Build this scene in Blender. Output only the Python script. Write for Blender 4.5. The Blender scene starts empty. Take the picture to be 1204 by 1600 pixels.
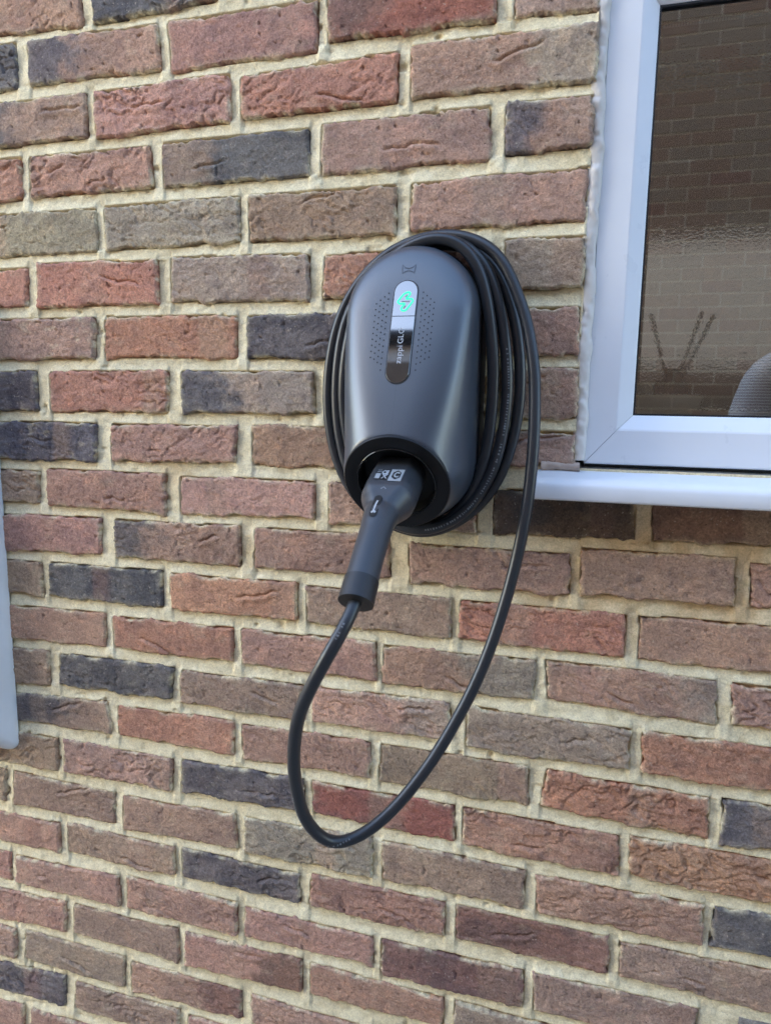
import bpy, bmesh, math, random
import numpy as np
from mathutils import Vector, Matrix

random.seed(7)
rng = np.random.default_rng(11)
SC = bpy.context.scene
COL = SC.collection
Z0 = 1.762                       # height of the reference brick course above the ground


def W(u, v, d):
    """u along the wall, v up from the reference course, d out of the wall -> world"""
    return (u, -d, v + Z0)


# ------------------------------------------------------------------ camera, sky, sun, exposure
cam_data = bpy.data.cameras.new('camera')
cam = bpy.data.objects.new('camera', cam_data)
COL.objects.link(cam)
rot = Matrix(((0.958334, -0.057323, 0.279839), (0.285294, 0.143211, -0.94768), (0.014248, 0.988031, 0.153598)))
cam.matrix_world = Matrix.Translation((0.82973, -0.91327, 1.29971)) @ rot.to_4x4()
cam_data.sensor_fit = 'VERTICAL'
cam_data.sensor_height = 36.0
cam_data.sensor_width = 36.0
cam_data.lens = 25.2
cam_data.clip_start = 0.02
cam_data.clip_end = 600.0
cam_data.dof.use_dof = True
cam_data.dof.focus_distance = 1.0
cam_data.dof.aperture_fstop = 5.6
SC.camera = cam

SUN_EL = 25.0            # low sun behind the roof across the passage: the wall lies in its shade
SUN_TO = Vector((-0.7, -0.714, 0.0)).normalized()
SUN_TO = Vector((SUN_TO.x * math.cos(math.radians(SUN_EL)), SUN_TO.y * math.cos(math.radians(SUN_EL)), math.sin(math.radians(SUN_EL))))
world = bpy.data.worlds.new('World')
SC.world = world
world.use_nodes = True
wn = world.node_tree.nodes
wl = world.node_tree.links
wn.clear()
sky = wn.new('ShaderNodeTexSky')
sky.sky_type = 'NISHITA'
sky.sun_disc = False
sky.sun_elevation = math.radians(SUN_EL)
sky.sun_rotation = math.atan2(SUN_TO.x, SUN_TO.y)
sky.altitude = 50.0
sky.air_density = 1.0
sky.dust_density = 0.6
sky.ozone_density = 1.0
bg = wn.new('ShaderNodeBackground')
bg.inputs['Strength'].default_value = 0.15
wo = wn.new('ShaderNodeOutputWorld')
wl.new(sky.outputs[0], bg.inputs['Color'])
wl.new(bg.outputs[0], wo.inputs['Surface'])

sun_data = bpy.data.lights.new('sun', 'SUN')
sun_data.energy = 2.0
sun_data.angle = math.radians(0.5)
sun_data.color = (1.0, 0.95, 0.87)
sun = bpy.data.objects.new('sun', sun_data)
COL.objects.link(sun)
sun.location = (-5, -9, 6)
sun.rotation_euler = SUN_TO.to_track_quat('Z', 'Y').to_euler()

SC.view_settings.view_transform = 'Standard'
SC.view_settings.look = 'None'
SC.view_settings.gamma = 1.0
SC.view_settings.exposure = 2.83
SC.render.film_transparent = False
SC.cycles.use_denoising = True
SC.cycles.denoising_prefilter = 'NONE'
SC.cycles.max_bounces = 10
SC.cycles.diffuse_bounces = 5
SC.cycles.transmission_bounces = 8
SC.cycles.transparent_max_bounces = 10


# ------------------------------------------------------------------ material helpers
def srgb(r, g, b):
    f = lambda c: (c / 255 / 12.92) if c / 255 <= 0.04045 else ((c / 255 + 0.055) / 1.055) ** 2.4
    return (f(r), f(g), f(b), 1.0)


class Nodes:
    def __init__(self, name):
        self.m = bpy.data.materials.new(name)
        self.m.use_nodes = True
        self.t = self.m.node_tree
        self.t.nodes.clear()
        self.out = self.t.nodes.new('ShaderNodeOutputMaterial')
        self._c = None

    def n(self, kind, **kw):
        x = self.t.nodes.new('ShaderNode' + kind)
        for k, v in kw.items():
            setattr(x, k, v)
        return x

    def l(self, a, b):
        self.t.links.new(a, b)

    def coord(self):
        if self._c is None:
            self._c = self.n('TexCoord').outputs['Object']
        return self._c

    def noise(self, scale, detail=3.0, rough=0.55, vec=None, stretch=None):
        x = self.n('TexNoise')
        x.inputs['Scale'].default_value = scale
        x.inputs['Detail'].default_value = detail
        x.inputs['Roughness'].default_value = rough
        v = vec or self.coord()
        if stretch:
            mp = self.n('Mapping')
            mp.inputs['Scale'].default_value = stretch
            self.l(v, mp.inputs['Vector'])
            v = mp.outputs[0]
        self.l(v, x.inputs['Vector'])
        return x.outputs['Fac']

    def ramp(self, fac, stops):
        r = self.n('ValToRGB')
        e = r.color_ramp.elements
        while len(e) < len(stops):
            e.new(0.5)
        for i, (p, c) in enumerate(stops):
            e[i].position = p
            e[i].color = c if len(c) == 4 else (*c, 1)
        self.l(fac, r.inputs['Fac'])
        return r.outputs['Color']

    def mix(self, a, b, fac, mode='MIX'):
        m = self.n('MixRGB', blend_type=mode)
        for s, i in ((fac, 0), (a, 1), (b, 2)):
            if isinstance(s, (int, float)):
                m.inputs[i].default_value = s
            elif isinstance(s, tuple):
                m.inputs[i].default_value = s if len(s) == 4 else (*s, 1)
            else:
                self.l(s, m.inputs[i])
        return m.outputs[0]

    def math(self, op, a, b=0.0):
        m = self.n('Math', operation=op)
        for s, i in ((a, 0), (b, 1)):
            if isinstance(s, (int, float)):
                m.inputs[i].default_value = s
            else:
                self.l(s, m.inputs[i])
        return m.outputs[0]

    def bump(self, height, strength=0.3, dist=0.002, prev=None):
        b = self.n('Bump')
        b.inputs['Strength'].default_value = strength
        b.inputs['Distance'].default_value = dist
        self.l(height, b.inputs['Height'])
        if prev is not None:
            self.l(prev, b.inputs['Normal'])
        return b.outputs[0]

    def principled(self, color=None, rough=0.5, metallic=0.0, spec=0.5, normal=None, coat=0.0, emission=None, estr=0.0):
        p = self.n('BsdfPrincipled')
        if color is not None:
            if isinstance(color, tuple):
                p.inputs['Base Color'].default_value = color if len(color) == 4 else (*color, 1)
            else:
                self.l(color, p.inputs['Base Color'])
        if isinstance(rough, (int, float)):
            p.inputs['Roughness'].default_value = rough
        else:
            self.l(rough, p.inputs['Roughness'])
        p.inputs['Metallic'].default_value = metallic
        p.inputs['Specular IOR Level'].default_value = spec
        p.inputs['Coat Weight'].default_value = coat
        if normal is not None:
            self.l(normal, p.inputs['Normal'])
        if emission is not None:
            p.inputs['Emission Color'].default_value = emission
            p.inputs['Emission Strength'].default_value = estr
        self.l(p.outputs[0], self.out.inputs['Surface'])
        return p


MAT = {}


def simple(name, color, rough=0.5, metallic=0.0, spec=0.5, grain=0.0, gscale=400.0, dirt=0.0, coat=0.0):
    k = Nodes(name)
    c = color if len(color) == 4 else (*color, 1)
    nrm = None
    rr = rough
    if dirt > 0:
        f = k.ramp(k.noise(9.0, 6.0, 0.65), [(0.35, (0, 0, 0)), (0.75, (1, 1, 1))])
        c2 = (c[0] * 0.62, c[1] * 0.58, c[2] * 0.5, 1)
        fm = k.math('MULTIPLY', f, dirt)
        c = k.mix(c, c2, fm)
        rr = k.math('ADD', k.math('MULTIPLY', k.noise(23.0, 4.0), 0.22), rough - 0.08)
    if grain > 0:
        nrm = k.bump(k.noise(gscale, 2.0), grain, 0.0006)
    k.principled(c, rr, metallic, spec, nrm, coat)
    MAT[name] = k.m
    return k.m


# fired clay: colour comes from the per-brick clay colours, the shader adds sand grain
k = Nodes('brick_clay')
at = k.n('Attribute', attribute_name='clay')
geo = k.n('NewGeometry').outputs['Position']
fine = k.noise(360.0, 3.0, 0.8, geo)
mid = k.noise(120.0, 5.0, 0.7, geo)
spk = k.noise(300.0, 2.0, 0.5, geo)
pore = k.noise(240.0, 3.0, 0.6, geo)
c = k.mix(at.outputs['Color'], k.ramp(mid, [(0.3, (0.66, 0.65, 0.65)), (0.7, (1.28, 1.28, 1.28))]), 0.6, 'MULTIPLY')
c = k.mix(c, k.ramp(fine, [(0.34, (0.48, 0.47, 0.46)), (0.66, (1.48, 1.48, 1.48))]), 0.60, 'MULTIPLY')
c = k.mix(c, (0.62, 0.52, 0.40), k.math('MULTIPLY', k.ramp(spk, [(0.66, (0, 0, 0)), (0.74, (1, 1, 1))]), 0.5))
c = k.mix(c, (0.35, 0.33, 0.33), k.ramp(pore, [(0.27, (1, 1, 1)), (0.33, (0, 0, 0))]), 'MULTIPLY')
n1 = k.bump(mid, 0.6, 0.0020)
n2 = k.bump(fine, 0.8, 0.0016, n1)
k.principled(c, 0.93, 0, 0.25, n2)
MAT['brick'] = k.m

k = Nodes('sand_mortar')
at = k.n('Attribute', attribute_name='mortar')
geo = k.n('NewGeometry').outputs['Position']
fine = k.noise(420.0, 3.0, 0.8, geo)
mid = k.noise(90.0, 5.0, 0.65, geo)
c = k.mix(at.outputs['Color'], k.ramp(mid, [(0.3, (0.80, 0.78, 0.73)), (0.7, (1.12, 1.12, 1.12))]), 0.7, 'MULTIPLY')
c = k.mix(c, k.ramp(fine, [(0.32, (0.55, 0.52, 0.46)), (0.66, (1.28, 1.29, 1.31))]), 0.5, 'MULTIPLY')
n1 = k.bump(mid, 0.4, 0.0014)
n2 = k.bump(fine, 0.7, 0.0012, n1)
k.principled(c, 0.95, 0, 0.2, n2)
MAT['mortar'] = k.m


def brick_texture_mat(name, c1, c2, mortar):
    k = Nodes(name)
    geo = k.n('NewGeometry').outputs['Position']
    mp = k.n('Mapping')
    mp.inputs['Rotation'].default_value = (math.radians(-90), 0, 0)
    k.l(geo, mp.inputs['Vector'])
    b = k.n('TexBrick')
    b.inputs['Color1'].default_value = c1
    b.inputs['Color2'].default_value = c2
    b.inputs['Mortar'].default_value = mortar
    b.inputs['Scale'].default_value = 1.0
    b.inputs['Brick Width'].default_value = 0.225
    b.inputs['Row Height'].default_value = 0.075
    b.inputs['Mortar Size'].default_value = 0.006
    k.l(mp.outputs[0], b.inputs['Vector'])
    c = k.mix(b.outputs['Color'], k.ramp(k.noise(60, 5, 0.65, geo), [(0.3, (0.65, 0.65, 0.65)), (0.7, (1.2, 1.2, 1.2))]), 0.6, 'MULTIPLY')
    k.principled(c, 0.92, 0, 0.2, k.bump(b.outputs['Fac'], 0.6, -0.006))
    MAT[name] = k.m


brick_texture_mat('far_brick', (0.26, 0.17, 0.135, 1), (0.17, 0.13, 0.115, 1), (0.50, 0.47, 0.40, 1))

simple('upvc', (0.77, 0.79, 0.81), 0.28, dirt=0.06, grain=0.06, gscale=60)
simple('sill_upvc', (0.77, 0.79, 0.81), 0.33, dirt=0.2, grain=0.06, gscale=60)
simple('sealant', (0.72, 0.68, 0.62), 0.5, dirt=0.45, grain=0.3, gscale=180)
simple('old_sealant', (0.52, 0.40, 0.32), 0.75, dirt=0.5, grain=0.5, gscale=240)
simple('gasket', (0.012, 0.012, 0.013), 0.5)
simple('spacer_metal', (0.75, 0.75, 0.72), 0.5)
simple('cover_paint', (0.046, 0.059, 0.078), 0.33, grain=0.12, gscale=1500, spec=1.0)
simple('base_plastic', (0.018, 0.019, 0.020), 0.42, grain=0.2, gscale=900)
simple('ring_plastic', (0.006, 0.006, 0.007), 0.38, grain=0.05, gscale=900, spec=0.3)
simple('lip_gloss', (0.012, 0.012, 0.013), 0.12)
simple('recess_black', (0.004, 0.004, 0.004), 0.6)
simple('panel_glass', (0.006, 0.006, 0.007), 0.03, spec=0.9, coat=1.0)
[x for x in MAT['panel_glass'].node_tree.nodes if x.type == 'BSDF_PRINCIPLED'][0].inputs['Coat IOR'].default_value = 2.1
simple('emboss', (0.028, 0.033, 0.041), 0.3)
simple('rubber_cable', (0.026, 0.028, 0.031), 0.32, grain=0.14, gscale=700)
simple('plug_plastic', (0.045, 0.050, 0.058), 0.33, grain=0.16, gscale=1500)
simple('plug_head', (0.042, 0.046, 0.053), 0.35, grain=0.16, gscale=1500)
simple('plug_collar', (0.018, 0.019, 0.021), 0.46, grain=0.16, gscale=1200)
simple('print_white', (0.45, 0.47, 0.49), 0.5)
simple('print_grey', (0.20, 0.21, 0.22), 0.5)
simple('label_white', (0.33, 0.35, 0.36), 0.45)
simple('label_black', (0.012, 0.012, 0.012), 0.5)
simple('grp', (0.76, 0.78, 0.79), 0.38, dirt=0.22, grain=0.12, gscale=120)
simple('plaster', (0.20, 0.145, 0.10), 0.8)
simple('glow_tan', (0.40, 0.29, 0.21), 0.9)  # tan of the wall added behind the room for the window glow
simple('floor_wood', (0.22, 0.12, 0.06), 0.5)
simple('tile_white', (0.62, 0.58, 0.52), 0.35)
simple('reed', (0.012, 0.010, 0.009), 0.7)
simple('ceramic', (0.80, 0.82, 0.80), 0.25)
simple('bottle_glass', (0.10, 0.10, 0.10), 0.1)
simple('fascia', (0.70, 0.70, 0.70), 0.4)
simple('roof_tile', (0.07, 0.055, 0.05), 0.8, grain=0.4, gscale=40)
simple('skin', (0.46, 0.27, 0.20), 0.5)
simple('hair', (0.018, 0.012, 0.009), 0.55)
simple('trousers', (0.03, 0.035, 0.05), 0.85)
simple('shoe', (0.02, 0.02, 0.02), 0.6)
simple('phone_case', (0.02, 0.02, 0.022), 0.35)
simple('phone_glass', (0.005, 0.005, 0.006), 0.05)
simple('concrete', (0.30, 0.29, 0.27), 0.9, grain=0.4, gscale=60, dirt=0.6)

k = Nodes('green_led')
k.principled((0.004, 0.05, 0.02, 1), 0.5, emission=(0.02, 1.0, 0.40, 1), estr=0.25)
MAT['green_led'] = k.m

# knitted jumper with fine horizontal stripes
k = Nodes('striped_knit')
sep = k.n('SeparateXYZ')
k.l(k.n('NewGeometry').outputs['Position'], sep.inputs[0])
st = k.math('SINE', k.math('MULTIPLY', sep.outputs['Z'], 2 * math.pi / 0.0085))
k.principled(k.ramp(k.math('ADD', k.math('MULTIPLY', st, 0.5), 0.5), [(0.35, (0.75, 0.76, 0.78)), (0.65, (0.20, 0.21, 0.24))]), 0.9, 0, 0.2)
MAT['striped_knit'] = k.m

# clear outer pane: partly mirror, otherwise clear
k = Nodes('clear_pane')
fr = k.n('Fresnel')
fr.inputs['IOR'].default_value = 1.5
tr = k.n('BsdfTransparent')
tr.inputs['Color'].default_value = (0.93, 0.95, 0.94, 1)
gl = k.n('BsdfGlossy')
gl.inputs['Roughness'].default_value = 0.0
gl.inputs['Color'].default_value = (1, 1, 1, 1)
mx = k.n('MixShader')
k.l(k.math('MINIMUM', k.math('MULTIPLY', fr.outputs[0], 3.6), 1.0), mx.inputs[0])
k.l(tr.outputs[0], mx.inputs[1])
k.l(gl.outputs[0], mx.inputs[2])
k.l(mx.outputs[0], k.out.inputs['Surface'])
MAT['clear_pane'] = k.m

# hammered obscure glass
k = Nodes('obscure_pane')
g = k.n('BsdfGlass')
g.inputs['IOR'].default_value = 1.18
g.inputs['Roughness'].default_value = 0.17
g.inputs['Color'].default_value = (0.93, 0.93, 0.92, 1)
vo = k.n('TexVoronoi', feature='SMOOTH_F1')
vo.inputs['Scale'].default_value = 460.0
k.l(k.n('NewGeometry').outputs['Position'], vo.inputs['Vector'])
k.l(k.bump(k.math('ADD', vo.outputs['Distance'], k.noise(260.0, 2.0, 0.5, k.n('NewGeometry').outputs['Position'])), 0.32, 0.0012), g.inputs['Normal'])
k.l(g.outputs[0], k.out.inputs['Surface'])
MAT['obscure_pane'] = k.m


# ------------------------------------------------------------------ object helpers
def tag(o, label=None, cat=None, group=None, kind=None):
    if label:
        o['label'] = label
    if cat:
        o['category'] = cat
    if group:
        o['group'] = group
    if kind:
        o['kind'] = kind
    return o


def empty(name, loc=(0, 0, 0)):
    o = bpy.data.objects.new(name, None)
    o.empty_display_size = 0.05
    COL.objects.link(o)
    o.location = loc
    return o


def link(name, me, mat=None, parent=None, smooth=False):
    o = bpy.data.objects.new(name, me)
    COL.objects.link(o)
    if mat is not None and not me.materials:
        me.materials.append(MAT[mat])
    if parent is not None:
        o.parent = parent
        o.matrix_parent_inverse = Matrix.Translation(parent.location).inverted() if parent.parent is None else Matrix.Translation(parent.matrix_world.translation).inverted()
    if smooth:
        me.polygons.foreach_set('use_smooth', [True] * len(me.polygons))
    return o


def mesh(name, verts, faces, mat=None, parent=None, smooth=False):
    me = bpy.data.meshes.new(name)
    me.from_pydata([tuple(map(float, v)) for v in verts], [], [tuple(map(int, f)) for f in faces])
    me.update()
    return link(name, me, mat, parent, smooth)


def np_mesh(name, V, Q, mat, parent=None, smooth=True, col=None, attr='clay'):
    """fast quad mesh from arrays, optional per-vertex colour"""
    me = bpy.data.meshes.new(name)
    me.vertices.add(len(V))
    me.vertices.foreach_set('co', np.ascontiguousarray(V, dtype=np.float32).ravel())
    me.loops.add(Q.size)
    me.loops.foreach_set('vertex_index', np.ascontiguousarray(Q, dtype=np.int32).ravel())
    me.polygons.add(len(Q))
    me.polygons.foreach_set('loop_start', np.arange(0, Q.size, 4, dtype=np.int32))
    me.update(calc_edges=True)
    if col is not None:
        a = me.color_attributes.new(attr, 'FLOAT_COLOR', 'POINT')
        c4 = np.ones((len(V), 4), np.float32)
        c4[:, :3] = col
        a.data.foreach_set('color', c4.ravel())
    return link(name, me, mat, parent, smooth)


def add_box(bm, a, b, bevel=0.0):
    """axis box from corner a to corner b in world coordinates"""
    c = [(a[i] + b[i]) / 2 for i in range(3)]
    s = [abs(b[i] - a[i]) for i in range(3)]
    r = bmesh.ops.create_cube(bm, size=1.0, matrix=Matrix.Translation(c) @ Matrix.Diagonal((*s, 1)))
    if bevel > 0:
        es = list({e for v in r['verts'] for e in v.link_edges})
        bmesh.ops.bevel(bm, geom=es, offset=bevel, segments=3, affect='EDGES', profile=0.5)


def bm_obj(name, bm, mat, parent=None, smooth=False):
    me = bpy.data.meshes.new(name)
    bmesh.ops.recalc_face_normals(bm, faces=bm.faces[:])
    bm.to_mesh(me)
    bm.free()
    return link(name, me, mat, parent, smooth)


def catmull(P, n):
    P = np.array(P, float)
    Q = np.vstack([2 * P[0] - P[1], P, 2 * P[-1] - P[-2]])
    out = []
    for i in range(1, len(Q) - 2):
        p0, p1, p2, p3 = Q[i - 1], Q[i], Q[i + 1], Q[i + 2]
        # centripetal-like by plain uniform spline; control points are evenly spread
        for t in np.linspace(0, 1, n, endpoint=False):
            out.append(0.5 * ((2 * p1) + (-p0 + p2) * t + (2 * p0 - 5 * p1 + 4 * p2 - p3) * t * t + (-p0 + 3 * p1 - 3 * p2 + p3) * t ** 3))
    out.append(P[-1])
    return np.array(out)


def frames(path):
    """rotation-minimising frames along a path"""
    T = np.gradient(path, axis=0)
    T /= np.linalg.norm(T, axis=1)[:, None]
    a = np.array([0.0, 0, 1]) if abs(T[0][2]) < 0.9 else np.array([1.0, 0, 0])
    N = [np.cross(T[0], a)]
    N[0] /= np.linalg.norm(N[0])
    for i in range(1, len(path)):
        v = N[-1] - T[i] * np.dot(N[-1], T[i])
        N.append(v / np.linalg.norm(v))
    N = np.array(N)
    return T, N, np.cross(T, N)


def tube_arrays(path, rad, seg=14):
    T, N, Bn = frames(path)
    rad = np.broadcast_to(np.array(rad, float), (len(path),))
    th = np.linspace(0, 2 * np.pi, seg, endpoint=False)
    V = path[:, None, :] + rad[:, None, None] * (np.cos(th)[None, :, None] * N[:, None, :] + np.sin(th)[None, :, None] * Bn[:, None, :])
    V = V.reshape(-1, 3)
    i = np.arange(len(path) - 1)[:, None]
    j = np.arange(seg)[None, :]
    Q = np.stack([i * seg + j, i * seg + (j + 1) % seg, (i + 1) * seg + (j + 1) % seg, (i + 1) * seg + j], -1).reshape(-1, 4)
    return V, Q


def tube(name, path, rad, mat, parent=None, seg=14, caps=True):
    V, Q = tube_arrays(np.array(path, float), rad, seg)
    F = [tuple(q) for q in Q]
    if caps:
        n = len(V)
        F.append(tuple(range(seg))[::-1])
        F.append(tuple(range(n - seg, n)))
    return mesh(name, V, F, mat, parent, True)


# ------------------------------------------------------------------ value noise on arrays
def _hash(ix, iy, seed):
    h = (ix.astype(np.int64) * 374761393 + iy.astype(np.int64) * 668265263 + seed * 1442695041) & 0xFFFFFFFF
    h = ((h ^ (h >> 13)) * 1274126177) & 0xFFFFFFFF
    return ((h ^ (h >> 16)) & 0xFFFF) / 65535.0


def vnoise(x, y, seed=0):
    x0 = np.floor(x); y0 = np.floor(y)
    fx = x - x0; fy = y - y0
    fx = fx * fx * fx * (fx * (fx * 6 - 15) + 10); fy = fy * fy * fy * (fy * (fy * 6 - 15) + 10)
    a = _hash(x0, y0, seed); b = _hash(x0 + 1, y0, seed); c = _hash(x0, y0 + 1, seed); d = _hash(x0 + 1, y0 + 1, seed)
    return (a * (1 - fx) + b * fx) * (1 - fy) + (c * (1 - fx) + d * fx) * fy


def fbm(x, y, seed=0, oct=4, gain=0.5):
    s = np.zeros_like(x, dtype=float); a = 1.0; t = 0.0
    for o in range(oct):
        s += a * vnoise(x * 2 ** o + 17.3 * o, y * 2 ** o - 9.1 * o, seed + o * 7)
        t += a; a *= gain
    return s / t


def sstep(a, b, x):
    t = np.clip((x - a) / (b - a), 0, 1)
    return t * t * (3 - 2 * t)

# ------------------------------------------------------------------ the setting
ground = mesh('ground', [(-150, -150, 0), (150, -150, 0), (150, 150, 0), (-150, 150, 0)], [(0, 1, 2, 3)], 'concrete')
tag(ground, kind='structure')

# ------------------------------------------------------------------ brick wall
# face outline of every brick in view, millimetres: top left, top right, bottom right, bottom left
BRICKS = {
  '0': [(-129,123,110,113,115,43,-136,50), (130,111,314,116,324,49,134,42)],
  'A': [(-230,40,-2,35,-3,-25,-238,-31), (21,34,232,31,234,-27,21,-23), (249,30,461,30,461,-28,251,-31), (475,31,684,29,686,-21,476,-19), (705,29,802,26,801,-25,707,-19)],
  'B': [(-127,-42,114,-43,113,-101,-134,-104), (129,-43,337,-42,338,-100,128,-104), (355,-48,568,-41,567,-99,354,-100), (584,-37,803,-38,802,-98,585,-96)],
  'C': [(-242,-116,-4,-119,-6,-177,-251,-187), (12,-120,213,-121,218,-175,9,-176), (234,-119,450,-119,450,-176,234,-176), (468,-115,683,-114,684,-173,468,-175), (701,-112,800,-114,801,-168,702,-171)],
  'D': [(-118,-195,122,-198,122,-255,-124,-257), (136,-195,348,-196,349,-253,137,-255), (364,-195,566,-195,568,-253,364,-255), (588,-195,800,-191,797,-251,587,-251)],
  'E': [(-241,-273,-3,-275,-7,-328,-248,-336), (15,-269,219,-271,220,-331,12,-333), (241,-269,449,-273,450,-332,240,-330), (471,-276,690,-271,694,-327,470,-331), (707,-268,800,-268,801,-325,708,-327)],
  'F': [(-127,-348,111,-348,109,-407,-133,-409), (130,-347,342,-350,341,-407,126,-407), (359,-351,560,-349,562,-408,358,-408), (585,-349,798,-348,800,-404,586,-408)],
  'G': [(-259,-429,0,-426,1,-485,-266,-493), (26,-427,231,-424,229,-484,25,-487), (253,-425,455,-424,458,-483,255,-483), (471,-425,686,-424,689,-481,473,-482), (707,-422,800,-421,802,-481,709,-482)],
  'H': [(-129,-504,105,-502,102,-558,-134,-564), (133,-503,339,-501,335,-553,130,-558), (364,-499,565,-500,568,-552,363,-556), (588,-500,802,-497,801,-536,589,-552)],
  'I': [(-249,-580,-4,-579,-8,-630,-255,-634), (13,-575,221,-574,220,-634,10,-630), (246,-576,457,-574,457,-627,246,-631), (478,-574,680,-574,683,-631,478,-631), (703,-573,875,-571,878,-625,705,-631), (895,-572,1080,-573,1085,-623,899,-626)],
  'J': [(-130,-652,106,-646,103,-703,-135,-712), (130,-647,341,-644,341,-704,130,-704), (366,-645,565,-643,567,-700,364,-702), (594,-650,801,-651,805,-704,596,-705), (816,-642,992,-641,996,-699,819,-700), (1009,-645,1169,-646,1175,-695,1013,-698)],
  'K': [(-259,-730,-12,-724,-9,-780,-265,-785), (6,-723,209,-721,211,-778,2,-779), (225,-723,430,-721,430,-777,226,-778), (445,-722,652,-722,653,-778,446,-777), (665,-723,875,-722,875,-778,665,-777), (890,-722,1091,-719,1097,-778,892,-778)],
  'L': [(-137,-803,104,-797,103,-852,-139,-859), (120,-801,327,-798,326,-851,120,-852), (341,-797,548,-795,549,-852,341,-850), (560,-798,767,-795,765,-850,559,-853), (779,-793,982,-794,990,-852,784,-846), (1001,-796,1192,-795,1198,-850,1006,-849)],
  'M': [(-261,-883,-7,-872,-9,-933,-261,-945), (16,-873,224,-871,218,-925,12,-927), (238,-874,438,-872,440,-926,236,-927), (455,-872,655,-868,656,-923,455,-925), (678,-870,889,-872,890,-927,678,-930), (903,-873,1109,-870,1114,-928,907,-928)],
  'N': [(-137,-957,101,-944,105,-999,-138,-1001), (121,-948,326,-943,325,-1000,121,-997), (340,-946,541,-943,542,-998,341,-1001), (558,-943,763,-944,766,-1000,556,-1000), (788,-944,987,-948,990,-1005,782,-998), (1003,-947,1195,-943,1202,-1004,1004,-1006)],
  'O': [(-255,-1030,1,-1020,-3,-1080,-261,-1081), (13,-1022,217,-1022,215,-1076,11,-1079), (235,-1020,439,-1018,440,-1072,232,-1074), (453,-1019,666,-1019,668,-1074,455,-1071), (679,-1018,884,-1020,887,-1078,677,-1074), (898,-1019,1116,-1017,1122,-1079,901,-1074)],
  'P': [(-360,-1107,-111,-1095,-116,-1155,-366,-1163), (-94,-1095,107,-1100,104,-1157,-99,-1155), (123,-1101,324,-1097,329,-1154,121,-1161), (341,-1098,546,-1090,547,-1154,342,-1154), (562,-1093,767,-1094,765,-1153,564,-1152), (782,-1099,991,-1095,993,-1153,785,-1153), (1006,-1095,1211,-1090,1211,-1149,1002,-1150)],
  'Q': [(-242,-1178,-6,-1175,-7,-1228,-247,-1233), (10,-1172,215,-1175,216,-1226,10,-1225), (230,-1171,431,-1175,433,-1225,229,-1222), (452,-1170,656,-1169,657,-1225,448,-1223), (674,-1169,880,-1169,882,-1227,673,-1221), (895,-1171,1116,-1166,1122,-1229,896,-1223)],
  'R': [(-354,-1257,-114,-1250,-116,-1306,-361,-1315), (-101,-1254,107,-1249,110,-1304,-102,-1305), (123,-1244,325,-1247,324,-1306,123,-1303), (340,-1251,548,-1250,551,-1299,338,-1302), (564,-1250,771,-1249,772,-1307,564,-1308), (785,-1248,996,-1245,997,-1305,785,-1305)],
  'S': [(-242,-1331,-2,-1320,-6,-1380,-248,-1391), (15,-1321,216,-1319,217,-1380,11,-1378), (232,-1320,435,-1319,435,-1376,230,-1380), (451,-1320,659,-1324,658,-1372,450,-1373), (675,-1324,885,-1324,883,-1375,675,-1373)],
  'T': [(-356,-1406,-113,-1399,-117,-1457,-363,-1469), (-93,-1397,112,-1397,109,-1457,-97,-1455), (125,-1402,330,-1402,329,-1456,123,-1460), (349,-1402,550,-1406,550,-1458,348,-1456)],
  'U': [(-242,-1477,-12,-1467,-16,-1529,-248,-1539), (10,-1471,214,-1470,212,-1526,4,-1527), (232,-1474,439,-1475,439,-1531,230,-1532)],
  'V': [(-342,-1561,-108,-1551,-112,-1611,-349,-1625), (-91,-1554,125,-1549,122,-1608,-96,-1615)],
}
# clay of each brick: a base letter, then what runs over its left / right end
CLAY = {
  '0': ['p', 'd>p'],
  'A': ['d', 'd<p', 'p', 'v<R', 'b'],
  'B': ['d<b', 'p', 'r', 'p>g'],
  'C': ['r', 'p', 'b<d', 'p', 'd<b'],
  'D': ['g', 'g!', 'b', 'p'],
  'E': ['r', 'r', 'g', 'r', 'b'],
  'F': ['p!', 'r', 'd', 'p'],
  'G': ['d', 'r', 'd<g', 'p', 'b'],
  'H': ['d!', 'p', 'p!', 'b'],
  'I': ['b', 'p', 'p', 'p', 'k', 'n'],
  'J': ['p', 'd<b', 'p', 'p', 'p!', 'p'],
  'K': ['b', 'd', 'r', 'b', 'r', 'p'],
  'L': ['p', 'r', 'p', 'p>g', 'p>g', 'p'],
  'M': ['b', 'd', 'b', 'p>g', 'g', 'r'],
  'N': ['d>b', 'r', 'p', 'b', 'r', 'd'],
  'O': ['b', 'p', 'd', 'R', 'r', 'r'],
  'P': ['b', 'b', 'p', 'g', 'b', 'p', 'd'],
  'Q': ['p', 'b', 'd', 'p', 'v', 'b'],
  'R': ['p', 'p', 'p', 'p', 'v', 'b'],
  'S': ['p', 'b', 'p>v', 'p', 'b'],
  'T': ['b', 'g', 'p>v', 'p'],
  'U': ['d', 'b', 'p'],
  'V': ['p', 'p'],
}
CLAYS = {  # two tones of each clay
  'r': ((0.558, 0.283, 0.184), (0.463, 0.236, 0.160)),
  'R': ((0.356, 0.146, 0.100), (0.267, 0.125, 0.093)),
  'p': ((0.492, 0.294, 0.205), (0.403, 0.245, 0.179)),
  'v': ((0.291, 0.157, 0.116), (0.223, 0.130, 0.104)),
  'b': ((0.441, 0.298, 0.205), (0.351, 0.240, 0.172)),
  'g': ((0.439, 0.334, 0.236), (0.356, 0.272, 0.202)),
  'd': ((0.190, 0.166, 0.152), (0.126, 0.113, 0.112)),
  'k': ((0.126, 0.090, 0.068), (0.090, 0.070, 0.060)),
  'n': ((0.285, 0.155, 0.100), (0.221, 0.123, 0.085)),
}
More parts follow.
